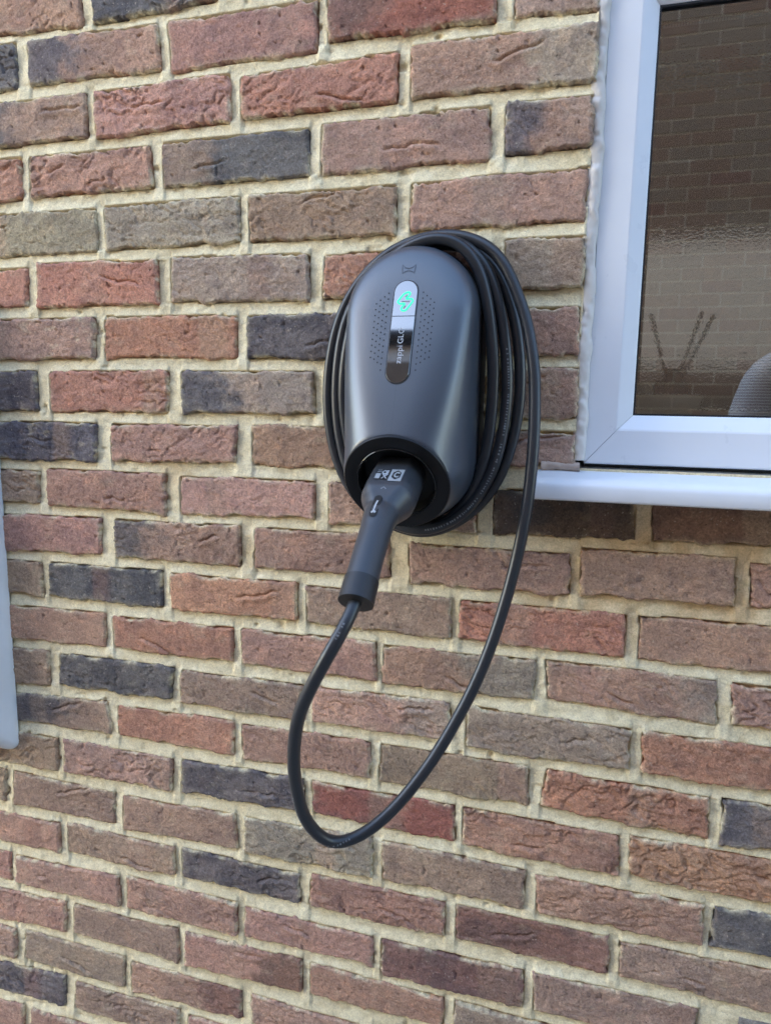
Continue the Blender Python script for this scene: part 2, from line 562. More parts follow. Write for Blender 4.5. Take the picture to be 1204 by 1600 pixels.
MORTAR_A = np.array((0.890, 0.790, 0.535))
MORTAR_B = np.array((0.820, 0.710, 0.460))
MORTAR_Y = np.array((0.680, 0.500, 0.280))


def yellow_zone(u, v):
    """sandier pointing round the sill, and a few re-pointed perpends"""
    a = sstep(0.68, 0.80, u) * sstep(-0.80, -0.70, v) * sstep(-0.52, -0.58, v)
    b = np.exp(-(((u - 0.353) / 0.022) ** 2 + ((v + 0.675) / 0.035) ** 2))
    c = np.exp(-(((u - 0.235) / 0.03) ** 2 + ((v + 0.575) / 0.03) ** 2))
    d = np.exp(-(((u - 0.58) / 0.02) ** 2 + ((v + 0.675) / 0.04) ** 2)) * 0.6
    return np.clip(a + 0.9 * b + 0.8 * c + d, 0, 1)


wall = empty('brick_wall', (0.5, 0, 0))
tag(wall, 'red brown and dark blue brick wall with cream mortar joints filling the picture', 'brick wall')

STEP = 0.0018


def clay_pair(code):
    a, b = CLAYS[code]
    j = 1 + rng.normal(0, 0.07)
    h = rng.normal(0, 0.03, 3)
    return np.array(a) * j * (1 + h), np.array(b) * j * (1 + h)


def make_brick(c, code, idx):
    c = np.array(c, float).reshape(4, 2) / 1000.0
    w = 0.5 * (np.linalg.norm(c[1] - c[0]) + np.linalg.norm(c[2] - c[3]))
    h = 0.5 * (np.linalg.norm(c[3] - c[0]) + np.linalg.norm(c[2] - c[1]))
    nu, nv = max(8, int(w / STEP)), max(6, int(h / STEP))
    sd = idx * 31 + 5
    # the grid runs past the face so that its outer rows turn back into the joint
    S, Tt = np.meshgrid(np.linspace(0, 1, nu), np.linspace(0, 1, nv), indexing='xy')
    U = (c[0, 0] * (1 - S) + c[1, 0] * S) * (1 - Tt) + (c[3, 0] * (1 - S) + c[2, 0] * S) * Tt
    V = (c[0, 1] * (1 - S) + c[1, 1] * S) * (1 - Tt) + (c[3, 1] * (1 - S) + c[2, 1] * S) * Tt
    X, Y = S * w, Tt * h
    ex, ey = np.minimum(X, w - X), np.minimum(Y, h - Y)
    # ragged outline
    wob = lambda f, s: (fbm(f, np.full_like(f, s * 3.7), sd + s, 4, 0.6) - 0.5)
    fx = np.exp(-ex / 0.009); fy = np.exp(-ey / 0.009)
    U = U + fx * np.sign(S - 0.5) * np.where(S > 0.5, wob(Y / 0.016, 1), wob(Y / 0.016, 2)) * 0.0085
    V = V - fy * np.sign(Tt - 0.5) * np.where(Tt > 0.5, wob(X / 0.030, 3), wob(X / 0.030, 4)) * 0.0100
    V = V - np.exp(-ey / 0.004) * np.sign(Tt - 0.5) * (vnoise(X / 0.0042, Tt * 9, sd + 5) - 0.5) * 0.0026
    U = U + np.exp(-ex / 0.004) * np.sign(S - 0.5) * (vnoise(Y / 0.0042, S * 9, sd + 6) - 0.5) * 0.0026
    # rounding of the arris
    e = np.minimum(ex, ey)
    rr = 0.0012 + 0.0030 * fbm(X / 0.02, Y / 0.02, sd + 9, 2)
    corner = np.sqrt(np.clip(rr - ex, 0, None) ** 2 + np.clip(rr - ey, 0, None) ** 2)
    D = -0.0026 * np.clip(corner / rr, 0, 1.25) ** 2.2
    # face relief: drag creases, folds, pits
    ang = rng.uniform(-0.5, 0.5)
    ca, sa = math.cos(ang), math.sin(ang)
    xr, yr = X * ca + Y * sa, -X * sa + Y * ca
    wx = fbm(X / 0.03, Y / 0.03, sd + 20, 3) * 0.035
    crease = 1 - np.abs(2 * fbm((xr + wx) / 0.050, (yr + wx) / 0.013, sd + 21, 4, 0.55) - 1)
    amount = rng.choice([0.06, 0.15, 0.25, 0.4, 0.6])
    zone = sstep(0.3, 0.62, fbm(X / 0.06, Y / 0.05, sd + 22, 2))
    D = D - 0.0052 * amount * zone * np.clip(crease - 0.82, 0, 1) / 0.18
    D = D + 0.0030 * (fbm(X / 0.05, Y / 0.04, sd + 30, 3) - 0.5)
    D = D + 0.0034 * amount * (fbm((xr + wx) / 0.016, yr / 0.007, sd + 31, 3) - 0.5)
    D = D + 0.0017 * (fbm(X / 0.0065, Y / 0.0048, sd + 32, 2, 0.65) - 0.5)
    pit = vnoise(X / 0.007, Y / 0.006, sd + 33)
    D = D - 0.0024 * sstep(0.93, 0.99, pit)
    if rng.random() < 0.45:      # a torn fold across the face
        y0, sl, x0, ln = rng.uniform(0.25, 0.75) * h, rng.uniform(-0.35, 0.35), rng.uniform(0.1, 0.7) * w, rng.uniform(0.03, 0.08)
        q = (Y - y0 - sl * (X - x0) - 0.008 * (fbm(X / 0.012, Y * 0 + 3, sd + 40, 3) - 0.5))
        D = D - 0.0040 * np.exp(-(q / 0.0016) ** 2) * sstep(0, 0.012, X - x0) * sstep(0, 0.012, x0 + ln - X)
        D = D + 0.0020 * np.exp(-((q - 0.005) / 0.005) ** 2) * sstep(0, 0.012, X - x0) * sstep(0, 0.012, x0 + ln - X)
    base = rng.uniform(-0.0012, 0.0018) + (S - 0.5) * rng.uniform(-0.0015, 0.0015) + (Tt - 0.5) * rng.uniform(-0.001, 0.001)
    D = D + base + 0.0010
    # clay colours
    eff = code.endswith('!')
    code = code.rstrip('!')
    left, main, right = None, code, None
    if '<' in code:
        left, main = code.split('<')
    elif '>' in code:
        main, right = code.split('>')
    a, b = clay_pair(main)
    m = sstep(0.35, 0.65, fbm(X / 0.045, Y / 0.03, sd + 50, 4))[..., None]
    col = a * m + b * (1 - m)
    # soft vertical kiss marks from the kiln stack
    if rng.random() < 0.6:
        x0 = rng.uniform(0.15, 0.85) * w
        k2 = clay_pair(rng.choice(['b', 'g', 'v', 'p', 'p']))[0]
        m = (sstep(-0.004, 0.004, X - x0 + 0.006 * (fbm(Y / 0.02, X * 0, sd + 51, 2) - 0.5)) * sstep(0.02, 0.0, X - x0 - rng.uniform(0.015, 0.05)))[..., None] * 0.32
        col = col * (1 - m) + k2 * m
    for side, f in ((left, S), (right, 1 - S)):
        if side:
            k1, k2 = clay_pair(side)
            lim = rng.uniform(0.22, 0.42)
            q = f + 0.55 * (fbm(X / 0.030, Y / 0.022, sd + 55, 5, 0.6) - 0.5)
            m = (sstep(lim + 0.14, lim - 0.14, q) * 0.92)[..., None]
            mm = sstep(0.35, 0.65, fbm(X / 0.03, Y / 0.03, sd + 56, 3))[..., None]
            col = col * (1 - m) + (k1 * mm + k2 * (1 - mm)) * m
    # sooty and ruddy blotches
    m = (sstep(0.60, 0.80, fbm(X / 0.022, Y / 0.018, sd + 60, 4)) * 0.5)[..., None]
    col = col * (1 - m) + col * np.array((0.62, 0.62, 0.70)) * m
    m = (sstep(0.60, 0.82, fbm(X / 0.018, Y / 0.014, sd + 61, 4)) * 0.45)[..., None]
    col = col * (1 - m) + col * np.array((1.30, 1.18, 1.10)) * m
    # lime bloom and mortar smears
    sm = sstep(0.62, 0.80, fbm(X / 0.024, Y / 0.016, sd + 62, 5, 0.6)) * (0.45 if eff else 0.10) * (sstep(0.2, 0.8, S) if eff else 1.0)
    edge = np.exp(-e / 0.0026) * sstep(0.42, 0.70, fbm(X / 0.022, Y / 0.018, sd + 63, 5, 0.65)) * 0.85
    m = np.clip(sm + edge, 0, 0.92)[..., None]
    yz = yellow_zone(U, V)[..., None]
    col = col * (1 - m) + ((MORTAR_B * 0.95) * (1 - yz) + MORTAR_Y * yz) * m
    # assemble: face grid, then a skirt that runs back into the wall
    P = np.stack([U, -D, V + Z0], -1).reshape(-1, 3)
    ii, jj = np.meshgrid(np.arange(nv - 1), np.arange(nu - 1), indexing='ij')
    q0 = ii * nu + jj
    Q = np.stack([q0, q0 + nu, q0 + nu + 1, q0 + 1], -1).reshape(-1, 4)
    ring = np.concatenate([np.arange(nu), np.arange(1, nv) * nu + nu - 1, (nv - 1) * nu + np.arange(nu - 2, -1, -1), np.arange(nv - 2, 0, -1) * nu])
    back = P[ring].copy(); back[:, 1] = 0.05
    nb = len(P); r2 = nb + np.arange(len(ring))
    Q2 = np.stack([ring, np.roll(ring, -1), np.roll(r2, -1), r2], -1)
    colv = col.reshape(-1, 3)
    return np_mesh('brick', np.vstack([P, back]), np.vstack([Q, Q2]), 'brick', wall, True, np.vstack([colv, colv[ring]]))


quads = []
n = 0
for row in BRICKS:
    for c, code in zip(BRICKS[row], CLAY[row]):
        make_brick(c, code, n)
        quads.append(np.array(c, float).reshape(4, 2) / 1000)
        n += 1

# bricks out of view that carry the bond on past the picture (one mesh)
ext_v, ext_f, ext_c = [], [], []


def ext_brick(u0, u1, v0, v1):
    b = len(ext_v)
    d = rng.uniform(0.0, 0.002)
    ext_c.extend([clay_pair(rng.choice(list('ppprrbbgdv')))[0]] * 12)
    for (x, z) in ((u0, v0), (u1, v0), (u1, v1), (u0, v1)):
        ext_v.append(W(x, z, -0.05))
    for (x, z) in ((u0, v0), (u1, v0), (u1, v1), (u0, v1)):
        ext_v.append(W(x, z, -0.003))
    for (x, z) in ((u0 + .004, v0 + .004), (u1 - .004, v0 + .004), (u1 - .004, v1 - .004), (u0 + .004, v1 - .004)):
        ext_v.append(W(x, z, d))
    for o in (0, 4):
        for i in range(4):
            ext_f.append((b + o + i, b + o + (i + 1) % 4, b + o + 4 + (i + 1) % 4, b + o + 4 + i))
    ext_f.append((b + 8, b + 9, b + 10, b + 11))


WIN = (0.803, 1.425, -0.541, 0.048)     # window opening
rows = list(BRICKS)
for r in range(-9, 23):
    vc = -0.075 * r
    vt, vb = vc + 0.0305, vc - 0.0275
    key = rows[r + 1] if 0 <= r + 1 < len(rows) else None
    off = 0.0 if r % 2 == 0 else 0.1125
    lo, hi = (None, None)
    if key:
        us = [q for c in BRICKS[key] for q in c[0::2]]
        lo, hi = min(us) / 1000 - 0.014, max(us) / 1000 + 0.014
    kx = -5
    u = -1.1 + off
    while u < 2.2:
        u0, u1 = u + 0.008, u + 0.217
        if lo is not None:
            if u0 < lo < u1:
                u1 = lo
            if u0 < hi < u1:
                u0 = hi
        inside = lo is not None and u0 >= lo - 1e-6 and u1 <= hi + 1e-6
        if vb < WIN[3] and vt > WIN[2]:
            if u1 > WIN[0] and u0 < WIN[1]:
                if u0 < WIN[0]:
                    u1 = WIN[0]
                elif u1 > WIN[1]:
                    u0 = WIN[1]
                else:
                    inside = True
        if not inside and u1 - u0 > 0.03:
            ext_brick(u0, u1, vb, vt)
        u += 0.225
ext = np_mesh('brick_courses', np.array(ext_v), np.array(ext_f), 'brick', wall, False, np.array(ext_c))
tag(ext, kind='stuff')

# mortar: a fine height field with a hollow joint between the bricks in view
G = 0.0024
gu = np.arange(-0.42, 1.30, G)
gv = np.arange(-1.66, 0.16, G)
U, V = np.meshgrid(gu, gv, indexing='xy')
mask = np.zeros(U.shape, bool)
for q in quads:
    a0, a1 = q[:, 0].min(), q[:, 0].max(); b0, b1 = q[:, 1].min(), q[:, 1].max()
    i0, i1 = np.searchsorted(gu, [a0, a1]); j0, j1 = np.searchsorted(gv, [b0, b1])
    su, sv = U[j0:j1, i0:i1], V[j0:j1, i0:i1]
    ins = np.ones(su.shape, bool)
    for t in range(4):
        p, r = q[t], q[(t + 1) % 4]
        ins &= ((r[0] - p[0]) * (sv - p[1]) - (r[1] - p[1]) * (su - p[0])) <= 0.0
    mask[j0:j1, i0:i1] |= ins


def run(m, axis, rev):
    """cells since the last brick cell, walking along an axis"""
    mm = np.flip(m, axis) if rev else m
    out = np.full(mm.shape, 40.0)
    acc = np.full(mm.shape[1 - axis], 40.0)
    for i in range(mm.shape[axis]):
        s = mm[i] if axis == 0 else mm[:, i]
        acc = np.where(s, 0, acc + 1)
        if axis == 0:
            out[i] = acc
        else:
            out[:, i] = acc
    return np.flip(out, axis) if rev else out


dn, up = run(mask, 0, False), run(mask, 0, True)
lf, rt = run(mask, 1, False), run(mask, 1, True)
vert = dn + up; hor = lf + rt
isbed = vert <= hor
tb = np.where(isbed, dn / np.maximum(vert, 1), lf / np.maximum(hor, 1))
prof = np.sin(np.pi * np.clip(tb, 0, 1))
H = -0.0008 - 0.0016 * prof - np.where(isbed, 0.0038 * tb ** 1.3, 0.0034 * (1 - tb) ** 1.2)
H = H + 0.0034 * (fbm(U / 0.05, V / 0.03, 3, 3) - 0.5) + 0.0022 * (fbm(U / 0.012, V / 0.008, 4, 3) - 0.5)
H = H + 0.0012 * (fbm(U / 0.004, V / 0.004, 5, 2) - 0.5)
H = H - 0.004 * sstep(0.86, 0.97, vnoise(U / 0.014, V / 0.010, 6)) * sstep(0.45, 0.7, fbm(U / 0.1, V / 0.1, 8, 2))
H = np.where(mask, -0.012, H)
m = sstep(0.3, 0.7, fbm(U / 0.06, V / 0.04, 9, 4))[..., None]
mc = MORTAR_A * m + MORTAR_B * (1 - m)
yz = (yellow_zone(U, V) * (0.55 + 0.45 * sstep(0.35, 0.6, fbm(U / 0.04, V / 0.04, 12, 3))))[..., None]
mc = mc * (1 - yz) + MORTAR_Y * yz
m = (sstep(0.62, 0.8, fbm(U / 0.02, V / 0.014, 10, 4, 0.6)) * 0.4)[..., None]
mc = mc * (1 - m) + mc * np.array((0.72, 0.66, 0.55)) * m
P = np.stack([U, -H, V + Z0], -1).reshape(-1, 3)
nx = len(gu)
ii, jj = np.meshgrid(np.arange(len(gv) - 1), np.arange(nx - 1), indexing='ij')
cu, cv = U[:-1, :-1] + G / 2, V[:-1, :-1] + G / 2
keep = ~((cu > WIN[0] - 0.001) & (cu < WIN[1]) & (cv > WIN[2]) & (cv < WIN[3]))
# cells fully under a brick face are never seen
er = mask.copy()
for _ in range(3):
    er[1:-1, 1:-1] = er[1:-1, 1:-1] & er[:-2, 1:-1] & er[2:, 1:-1] & er[1:-1, :-2] & er[1:-1, 2:]
keep &= ~(er[:-1, :-1] & er[1:, 1:])
q0 = (ii * nx + jj)[keep]
Q = np.stack([q0, q0 + 1, q0 + nx + 1, q0 + nx], -1)
used, inv = np.unique(Q, return_inverse=True)
Q = inv.reshape(-1, 4)
np_mesh('mortar', P[used], Q, 'mortar', wall, True, mc.reshape(-1, 3)[used], 'mortar')

# the rest of the house wall, round the detailed field and the window opening
fu0, fu1, fv0, fv1 = gu[0], gu[-1], gv[0], gv[-1]
xs = sorted([-6.0, -1.1, fu0, WIN[0], fu1, WIN[1], 2.2, 7.0])
zs = sorted([-Z0, fv0, WIN[2], WIN[3], fv1, 0.72, 3.5])
rv, rf, cv_, cf = [], [], [], []
for i in range(len(xs) - 1):
    for j in range(len(zs) - 1):
        x0, x1, z0, z1 = xs[i], xs[i + 1], zs[j], zs[j + 1]
        xm, zm = (x0 + x1) / 2, (z0 + z1) / 2
        if fu0 < xm < fu1 and fv0 < zm < fv1:
            continue
        if WIN[0] < xm < WIN[1] and WIN[2] < zm < WIN[3]:
            continue
        near = -1.1 < xm < 2.2 and -Z0 < zm < 0.72
        vv, ff = (cv_, cf) if near else (rv, rf)
        d = -0.006 if near else -0.001
        b = len(vv)
        vv += [W(x0, z0, d), W(x1, z0, d), W(x1, z1, d), W(x0, z1, d)]
        ff.append((b, b + 1, b + 2, b + 3))
o = mesh('mortar', cv_, cf, 'mortar', wall)
a = o.data.color_attributes.new('mortar', 'FLOAT_COLOR', 'POINT')
for d in a.data:
    d.color = (*MORTAR_A, 1)
mesh('upper_wall', rv, rf, 'far_brick', wall)
bm = bmesh.new()           # wall thickness behind the faces, left, right, over and under the window
for (x0, x1, z0, z1) in ((-6, WIN[0], -Z0, 3.5), (WIN[1], 7, -Z0, 3.5), (WIN[0], WIN[1], WIN[3], 3.5), (WIN[0], WIN[1], -Z0, WIN[2])):
    add_box(bm, W(x0, z0, -0.052), W(x1, z1, -0.10))
bm_obj('wall_core', bm, 'concrete', wall)

# ------------------------------------------------------------------ window
win = empty('window', W(1.1, -0.54, -0.03))
tag(win, 'white plastic framed window with obscured glass right of the charger', 'window')
FU0, FU1, FV0, FV1 = 0.812, 1.415, -0.5362, 0.0385      # outer edge of the frame face
PROF = [(0.0, -0.062), (0.0, -0.0145), (0.0015, -0.012), (0.0365, -0.012), (0.0385, -0.0128), (0.0535, -0.0225), (0.0552, -0.0240), (0.0552, -0.0300), (0.0552, -0.062)]
BOT = [(w * 1.13 if w < 0.039 else w + 0.005, d) for (w, d) in PROF]


def rail(name, side):
    V = []
    for e in (0, 1):
        for (w, d), (wb, _) in zip(PROF, BOT):
            if side == 'left':
                V.append(W(FU0 + w, (FV0 + wb) if e == 0 else (FV1 - w), d))
            elif side == 'right':
                V.append(W(FU1 - w, (FV0 + wb) if e == 0 else (FV1 - w), d))
            elif side == 'bottom':
                V.append(W((FU0 + w) if e == 0 else (FU1 - w), FV0 + wb, d))
            else:
                V.append(W((FU0 + w) if e == 0 else (FU1 - w), FV1 - w, d))
    n = len(PROF)
    # hairline at the mitre: pull both ends back a touch
    V = np.array(V)
    mid = (V[:n] + V[n:]) / 2
    s = 0.0003
    dirv = V[n:] - V[:n]
    dirv /= np.linalg.norm(dirv, axis=1)[:, None]
    V[:n] += dirv * s
    V[n:] -= dirv * s
    F = [(i, i + 1, n + i + 1, n + i) for i in range(n - 1)]
    F += [tuple(range(n))[::-1], tuple(range(n, 2 * n))]
    return mesh(name, V, F, 'upvc', frame)


bm = bmesh.new()
add_box(bm, W(FU0 + 0.002, FV0 + 0.002, -0.0632), W(FU1 - 0.002, FV0 + 0.05, -0.075))
add_box(bm, W(FU0 + 0.002, FV1 - 0.05, -0.0632), W(FU1 - 0.002, FV1 - 0.002, -0.075))
add_box(bm, W(FU0 + 0.002, FV0 + 0.0505, -0.0632), W(FU0 + 0.05, FV1 - 0.0505, -0.075))
add_box(bm, W(FU1 - 0.05, FV0 + 0.0505, -0.0632), W(FU1 - 0.002, FV1 - 0.0505, -0.075))
frame = bm_obj('frame', bm, 'upvc', win)
for s in ('left', 'right', 'bottom', 'top'):
    rail('frame_rail', s)
GU0, GU1, GV0, GV1 = FU0 + 0.0552, FU1 - 0.0552, FV0 + 0.0602, FV1 - 0.0552


def rect_ring(name, u0, u1, v0, v1, w, d0, d1, mat, parent):
    bm = bmesh.new()
    add_box(bm, W(u0, v0, d0), W(u1, v0 + w, d1))
    add_box(bm, W(u0, v1 - w, d0), W(u1, v1, d1))
    add_box(bm, W(u0, v0 + w, d0), W(u0 + w, v1 - w, d1))
    add_box(bm, W(u1 - w, v0 + w, d0), W(u1, v1 - w, d1))
    return bm_obj(name, bm, mat, parent)


rect_ring('gasket', GU0 - 0.001, GU1 + 0.001, GV0 - 0.001, GV1 + 0.001, 0.0032, -0.0245, -0.0295, 'gasket', frame)
bm = bmesh.new()
add_box(bm, W(GU0 - 0.004, GV0 - 0.004, -0.0300), W(GU1 + 0.004, GV1 + 0.004, -0.0301))
g = bm_obj('pane', bm, 'clear_pane', win)
bm = bmesh.new()
add_box(bm, W(GU0 - 0.004, GV0 - 0.004, -0.0500), W(GU1 + 0.004, GV1 + 0.004, -0.0540))
g = bm_obj('pane', bm, 'obscure_pane', win)
tag(g, 'hammered obscure inner pane')
rect_ring('spacer_bar', GU0 - 0.001, GU1 + 0.001, GV0 - 0.006, GV1 + 0.0005, 0.0062, -0.0312, -0.0490, 'gasket', win)
bm = bmesh.new()
uu = GU0 + 0.006
while uu < GU1 - 0.006:           # perforated lower lip of the top spacer
    add_box(bm, W(uu, GV1 - 0.0150, -0.0420), W(uu + 0.0024, GV1 - 0.0132, -0.0460))
    uu += 0.0031
bm_obj('spacer_lip', bm, 'spacer_metal', win)
bm = bmesh.new()
add_box(bm, W(GU0 - 0.0005, GV1 - 0.0130, -0.0315), W(GU1 + 0.0005, GV1 - 0.0062, -0.0485))
bm_obj('spacer_bar', bm, 'gasket', win)
# black strip put in as the shade of the gap under the frame
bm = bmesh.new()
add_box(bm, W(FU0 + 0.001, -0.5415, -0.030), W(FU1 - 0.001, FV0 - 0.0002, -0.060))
bm_obj('gap_shade_strip', bm, 'gasket', win)

# sill
SP = [(-0.060, -0.5385), (0.038, -0.5495), (0.0445, -0.5512), (0.0490, -0.5540), (0.0512, -0.5575), (0.0520, -0.5610), (0.0520, -0.5735), (0.0512, -0.5752), (0.0495, -0.5760), (0.0440, -0.5760), (0.0440, -0.5730), (-0.060, -0.5700)]
V, F = [], []
S0, S1 = 0.7575, 1.470
for e, (u, s) in enumerate(((S0, 0.0016), (S0 + 0.0012, 0.0), (S1 - 0.0012, 0.0), (S1, 0.0016))):
    cd, cvv = 0.0, -0.56
    for d, v in SP:
        V.append(W(u, v + (cvv - v) * s / 0.012, d - (s if d > 0 else 0)))
n = len(SP)
for e in range(3):
    F += [(e * n + i, e * n + (i + 1) % n, (e + 1) * n + (i + 1) % n, (e + 1) * n + i) for i in range(n)]
F += [tuple(range(n))[::-1], tuple(range(3 * n, 4 * n))]
sill = mesh('sill', V, F, 'sill_upvc', win)
me = sill.data
for pz in me.polygons:
    pz.use_smooth = len(pz.vertices) == 4
me.set_sharp_from_angle(angle=math.radians(40))


def bead(name, pts, wid, hgt, mat, parent, seed, lump=0.35):
    """gunned sealant: a lumpy half round run along pts; wid across the wall, hgt out of it"""
    P = catmull(pts, 26)
    t = np.linspace(0, 1, len(P)) * np.linalg.norm(np.array(pts[-1]) - np.array(pts[0]))
    T = np.gradient(P, axis=0)
    T /= np.linalg.norm(T, axis=1)[:, None]
    out = np.array([0, 0, 1.0])
    side = np.cross(T, out)
    side /= np.linalg.norm(side, axis=1)[:, None]
    K = 11
    V = []
    for i in range(len(P)):
        for k_ in range(K):
            a = math.pi * k_ / (K - 1)
            f = np.array([t[i]]); g_ = np.array([k_ * 0.35])
            l1 = float(fbm(f / 0.028, g_ * 0.3, seed, 3)[0]) - 0.5
            l2 = float(fbm(f / 0.009, g_, seed + 3, 2)[0]) - 0.5
            wv = wid * (1 + lump * 1.2 * l1 + 0.2 * l2)
            hv = hgt * (1 + lump * 1.6 * l1 + 0.5 * l2)
            q = P[i] + side[i] * math.cos(a) * wv + out * (math.sin(a) ** 0.8 * hv - 0.003)
            V.append(W(*q))
    F = [(i * K + j, i * K + j + 1, (i + 1) * K + j + 1, (i + 1) * K + j) for i in range(len(P) - 1) for j in range(K - 1)]
    return mesh(name, V, F, mat, parent, True)


pts = [(0.8056 + 0.0005 * math.sin(i * 1.7) + 0.0004 * math.sin(i * 4.1), 0.05 - i * 0.0485, -0.0085) for i in range(13)]
bead('sealant_bead', pts, 0.0086, 0.0085, 'sealant', win, 71, 0.38)
pts = [(0.762 + i * 0.0155, -0.5395 + 0.0008 * math.sin(i * 2.1), 0.001) for i in range(4)]
b2 = bead('sealant_bead', pts, 0.0058, 0.0075, 'old_sealant', win, 77, 0.4)
tag(b2, 'pinkish sealant run on top of the sill end')
pts = [(1.4205, 0.05 - i * 0.0485, -0.0085) for i in range(13)]
bead('sealant_bead', pts, 0.0072, 0.0085, 'sealant', win, 81, 0.55)

# ------------------------------------------------------------------ room behind the window
def slab_with_hole(bm, axis, pos, a0, a1, b0, b1, hole=None):
    """flat wall at axis=pos spanning a,b with a rectangular hole"""
    As = sorted({a0, a1, *(hole[:2] if hole else ())}); Bs = sorted({b0, b1, *(hole[2:] if hole else ())})
    for i in range(len(As) - 1):
        for j in range(len(Bs) - 1):
            am, bmid = (As[i] + As[i + 1]) / 2, (Bs[j] + Bs[j + 1]) / 2
            if hole and hole[0] < am < hole[1] and hole[2] < bmid < hole[3]:
                continue
            pts = []
            for (a, b) in ((As[i], Bs[j]), (As[i + 1], Bs[j]), (As[i + 1], Bs[j + 1]), (As[i], Bs[j + 1])):
                pts.append((pos, a, b) if axis == 0 else (a, pos, b))
            bm.faces.new([bm.verts.new(p) for p in pts])


RX0, RX1, RY0, RY1, RZ1 = 0.45, 2.35, 0.101, 1.75, 2.35
bm = bmesh.new()
slab_with_hole(bm, 1, RY0, RX0, RX1, 0.02, RZ1, (FU0 + 0.01, FU1 - 0.01, FV0 + Z0 + 0.01, FV1 + Z0 - 0.01))
slab_with_hole(bm, 1, RY1, RX0, RX1, 0.02, RZ1, (0.84, 1.62, 1.42, 1.84))  # opening added in the back wall, sized to the warm glow in the pane
slab_with_hole(bm, 0, RX0, RY0, RY1, 0.02, RZ1)
slab_with_hole(bm, 0, RX1, RY0, RY1, 0.02, RZ1)
tag(bm_obj('room_wall', bm, 'plaster'), kind='structure')
tag(mesh('room_floor', [(RX0, RY0, .02), (RX1, RY0, .02), (RX1, RY1, .02), (RX0, RY1, .02)], [(0, 1, 2, 3)], 'floor_wood'), kind='structure')
bm = bmesh.new()
add_box(bm, (RX0 - 0.02, RY0 - 0.02, RZ1), (RX1 + 0.02, RY1 + 0.02, RZ1 + 0.05))
tag(bm_obj('room_ceiling', bm, 'tile_white'), kind='structure')
bm = bmesh.new()
add_box(bm, W(FU0 - 0.02, -0.487, -0.0755), W(FU1 + 0.02, -0.469, -0.235), 0.003)
tag(bm_obj('inner_window_board', bm, 'tile_white'), kind='structure')

# reed diffuser on the inner board
dz = -0.4688
rd = empty('reed_diffuser', W(0.916, dz, -0.135))
tag(rd, 'dark reed sticks in a small bottle seen through the obscured window glass', 'reed diffuser')


def lathe(name, prof, u, d, mat, parent, seg=24):
    V, F = [], []
    for (r, v) in prof:
        for i in range(seg):
            a = 2 * math.pi * i / seg
            V.append(W(u + r * math.cos(a), v, d + r * math.sin(a)))
    for i in range(len(prof) - 1):
        for j in range(seg):
            F.append((i * seg + j, i * seg + (j + 1) % seg, (i + 1) * seg + (j + 1) % seg, (i + 1) * seg + j))
    F.append(tuple(range(seg)))
    F.append(tuple(range(len(F) and (len(prof) - 1) * seg, len(prof) * seg)))
    return mesh(name, V, F, mat, parent, True)


lathe('dish', [(0.030, dz), (0.040, dz + 0.002), (0.044, dz + 0.019), (0.041, dz + 0.020), (0.036, dz + 0.006), (0.002, dz + 0.006)], 0.916, -0.135, 'ceramic', rd)
lathe('bottle', [(0.020, dz + 0.0065), (0.022, dz + 0.009), (0.022, dz + 0.030), (0.016, dz + 0.040), (0.009, dz + 0.046), (0.009, dz + 0.055), (0.006, dz + 0.055)], 0.918, -0.135, 'bottle_glass', rd)
for (a, b) in (((0.886, -0.343), (0.924, -0.47)), ((0.949, -0.342), (0.914, -0.47)), ((0.964, -0.345), (0.912, -0.47))):
    tube('reed', [W(a[0], a[1], -0.132), W((a[0] + b[0]) / 2, (a[1] + b[1]) / 2, -0.134), W(b[0], b[1], -0.136)], 0.0018, 'reed', rd, 8)

# ------------------------------------------------------------------ text outlines as flat 2-D polygons
def text_poly(body, size, bold=0.0):
    cu = bpy.data.curves.new('lettering', 'FONT')
    cu.body = body
    cu.size = size
    cu.offset = bold
    cu.resolution_u = 4
    o = bpy.data.objects.new('lettering', cu)
    COL.objects.link(o)
    bpy.context.view_layer.update()
    me = o.evaluated_get(bpy.context.evaluated_depsgraph_get()).to_mesh()
    V = np.array([v.co[:2] for v in me.vertices])
    F = [tuple(p.vertices) for p in me.polygons]
    bpy.data.objects.remove(o)
    bpy.data.curves.remove(cu)
    return V, F


# ------------------------------------------------------------------ wall charger
U0 = 0.6075
HW, CT, CB = 0.0785, -0.3585, -0.5335
SL = 0.342
RT = math.radians(28.0)


def front(v):
    return 0.085 + SL * (-0.326 - v)


def ringplane(v):
    return 0.146 + (v + 0.503) * math.tan(RT)


charger = empty('wall_charger', W(U0, -0.612, 0))
tag(charger, 'dark grey wall mounted car charging unit with a green lit bolt symbol', 'charger')


def capsule(hw, ct, cb, na=44, ns=30):
    out = []
    for i in range(na):
        a = math.pi - math.pi * i / na
        out.append((hw * math.cos(a), ct + hw * math.sin(a), math.cos(a), math.sin(a), 't', 0.0))
    for i in range(ns):
        v = ct + (cb - ct) * i / ns
        out.append((hw, v, 1.0, 0.0, 's', 0.0))
    for i in range(na):
        a = -math.pi * i / na
        f = abs(math.sin(a))
        out.append((hw * math.cos(a), cb + hw * math.sin(a), math.cos(a), math.sin(a), 'b', math.degrees(math.asin(min(1, f)))))
    for i in range(ns):
        v = cb + (ct - cb) * i / ns
        out.append((-hw, v, -1.0, 0.0, 's', 0.0))
    return out


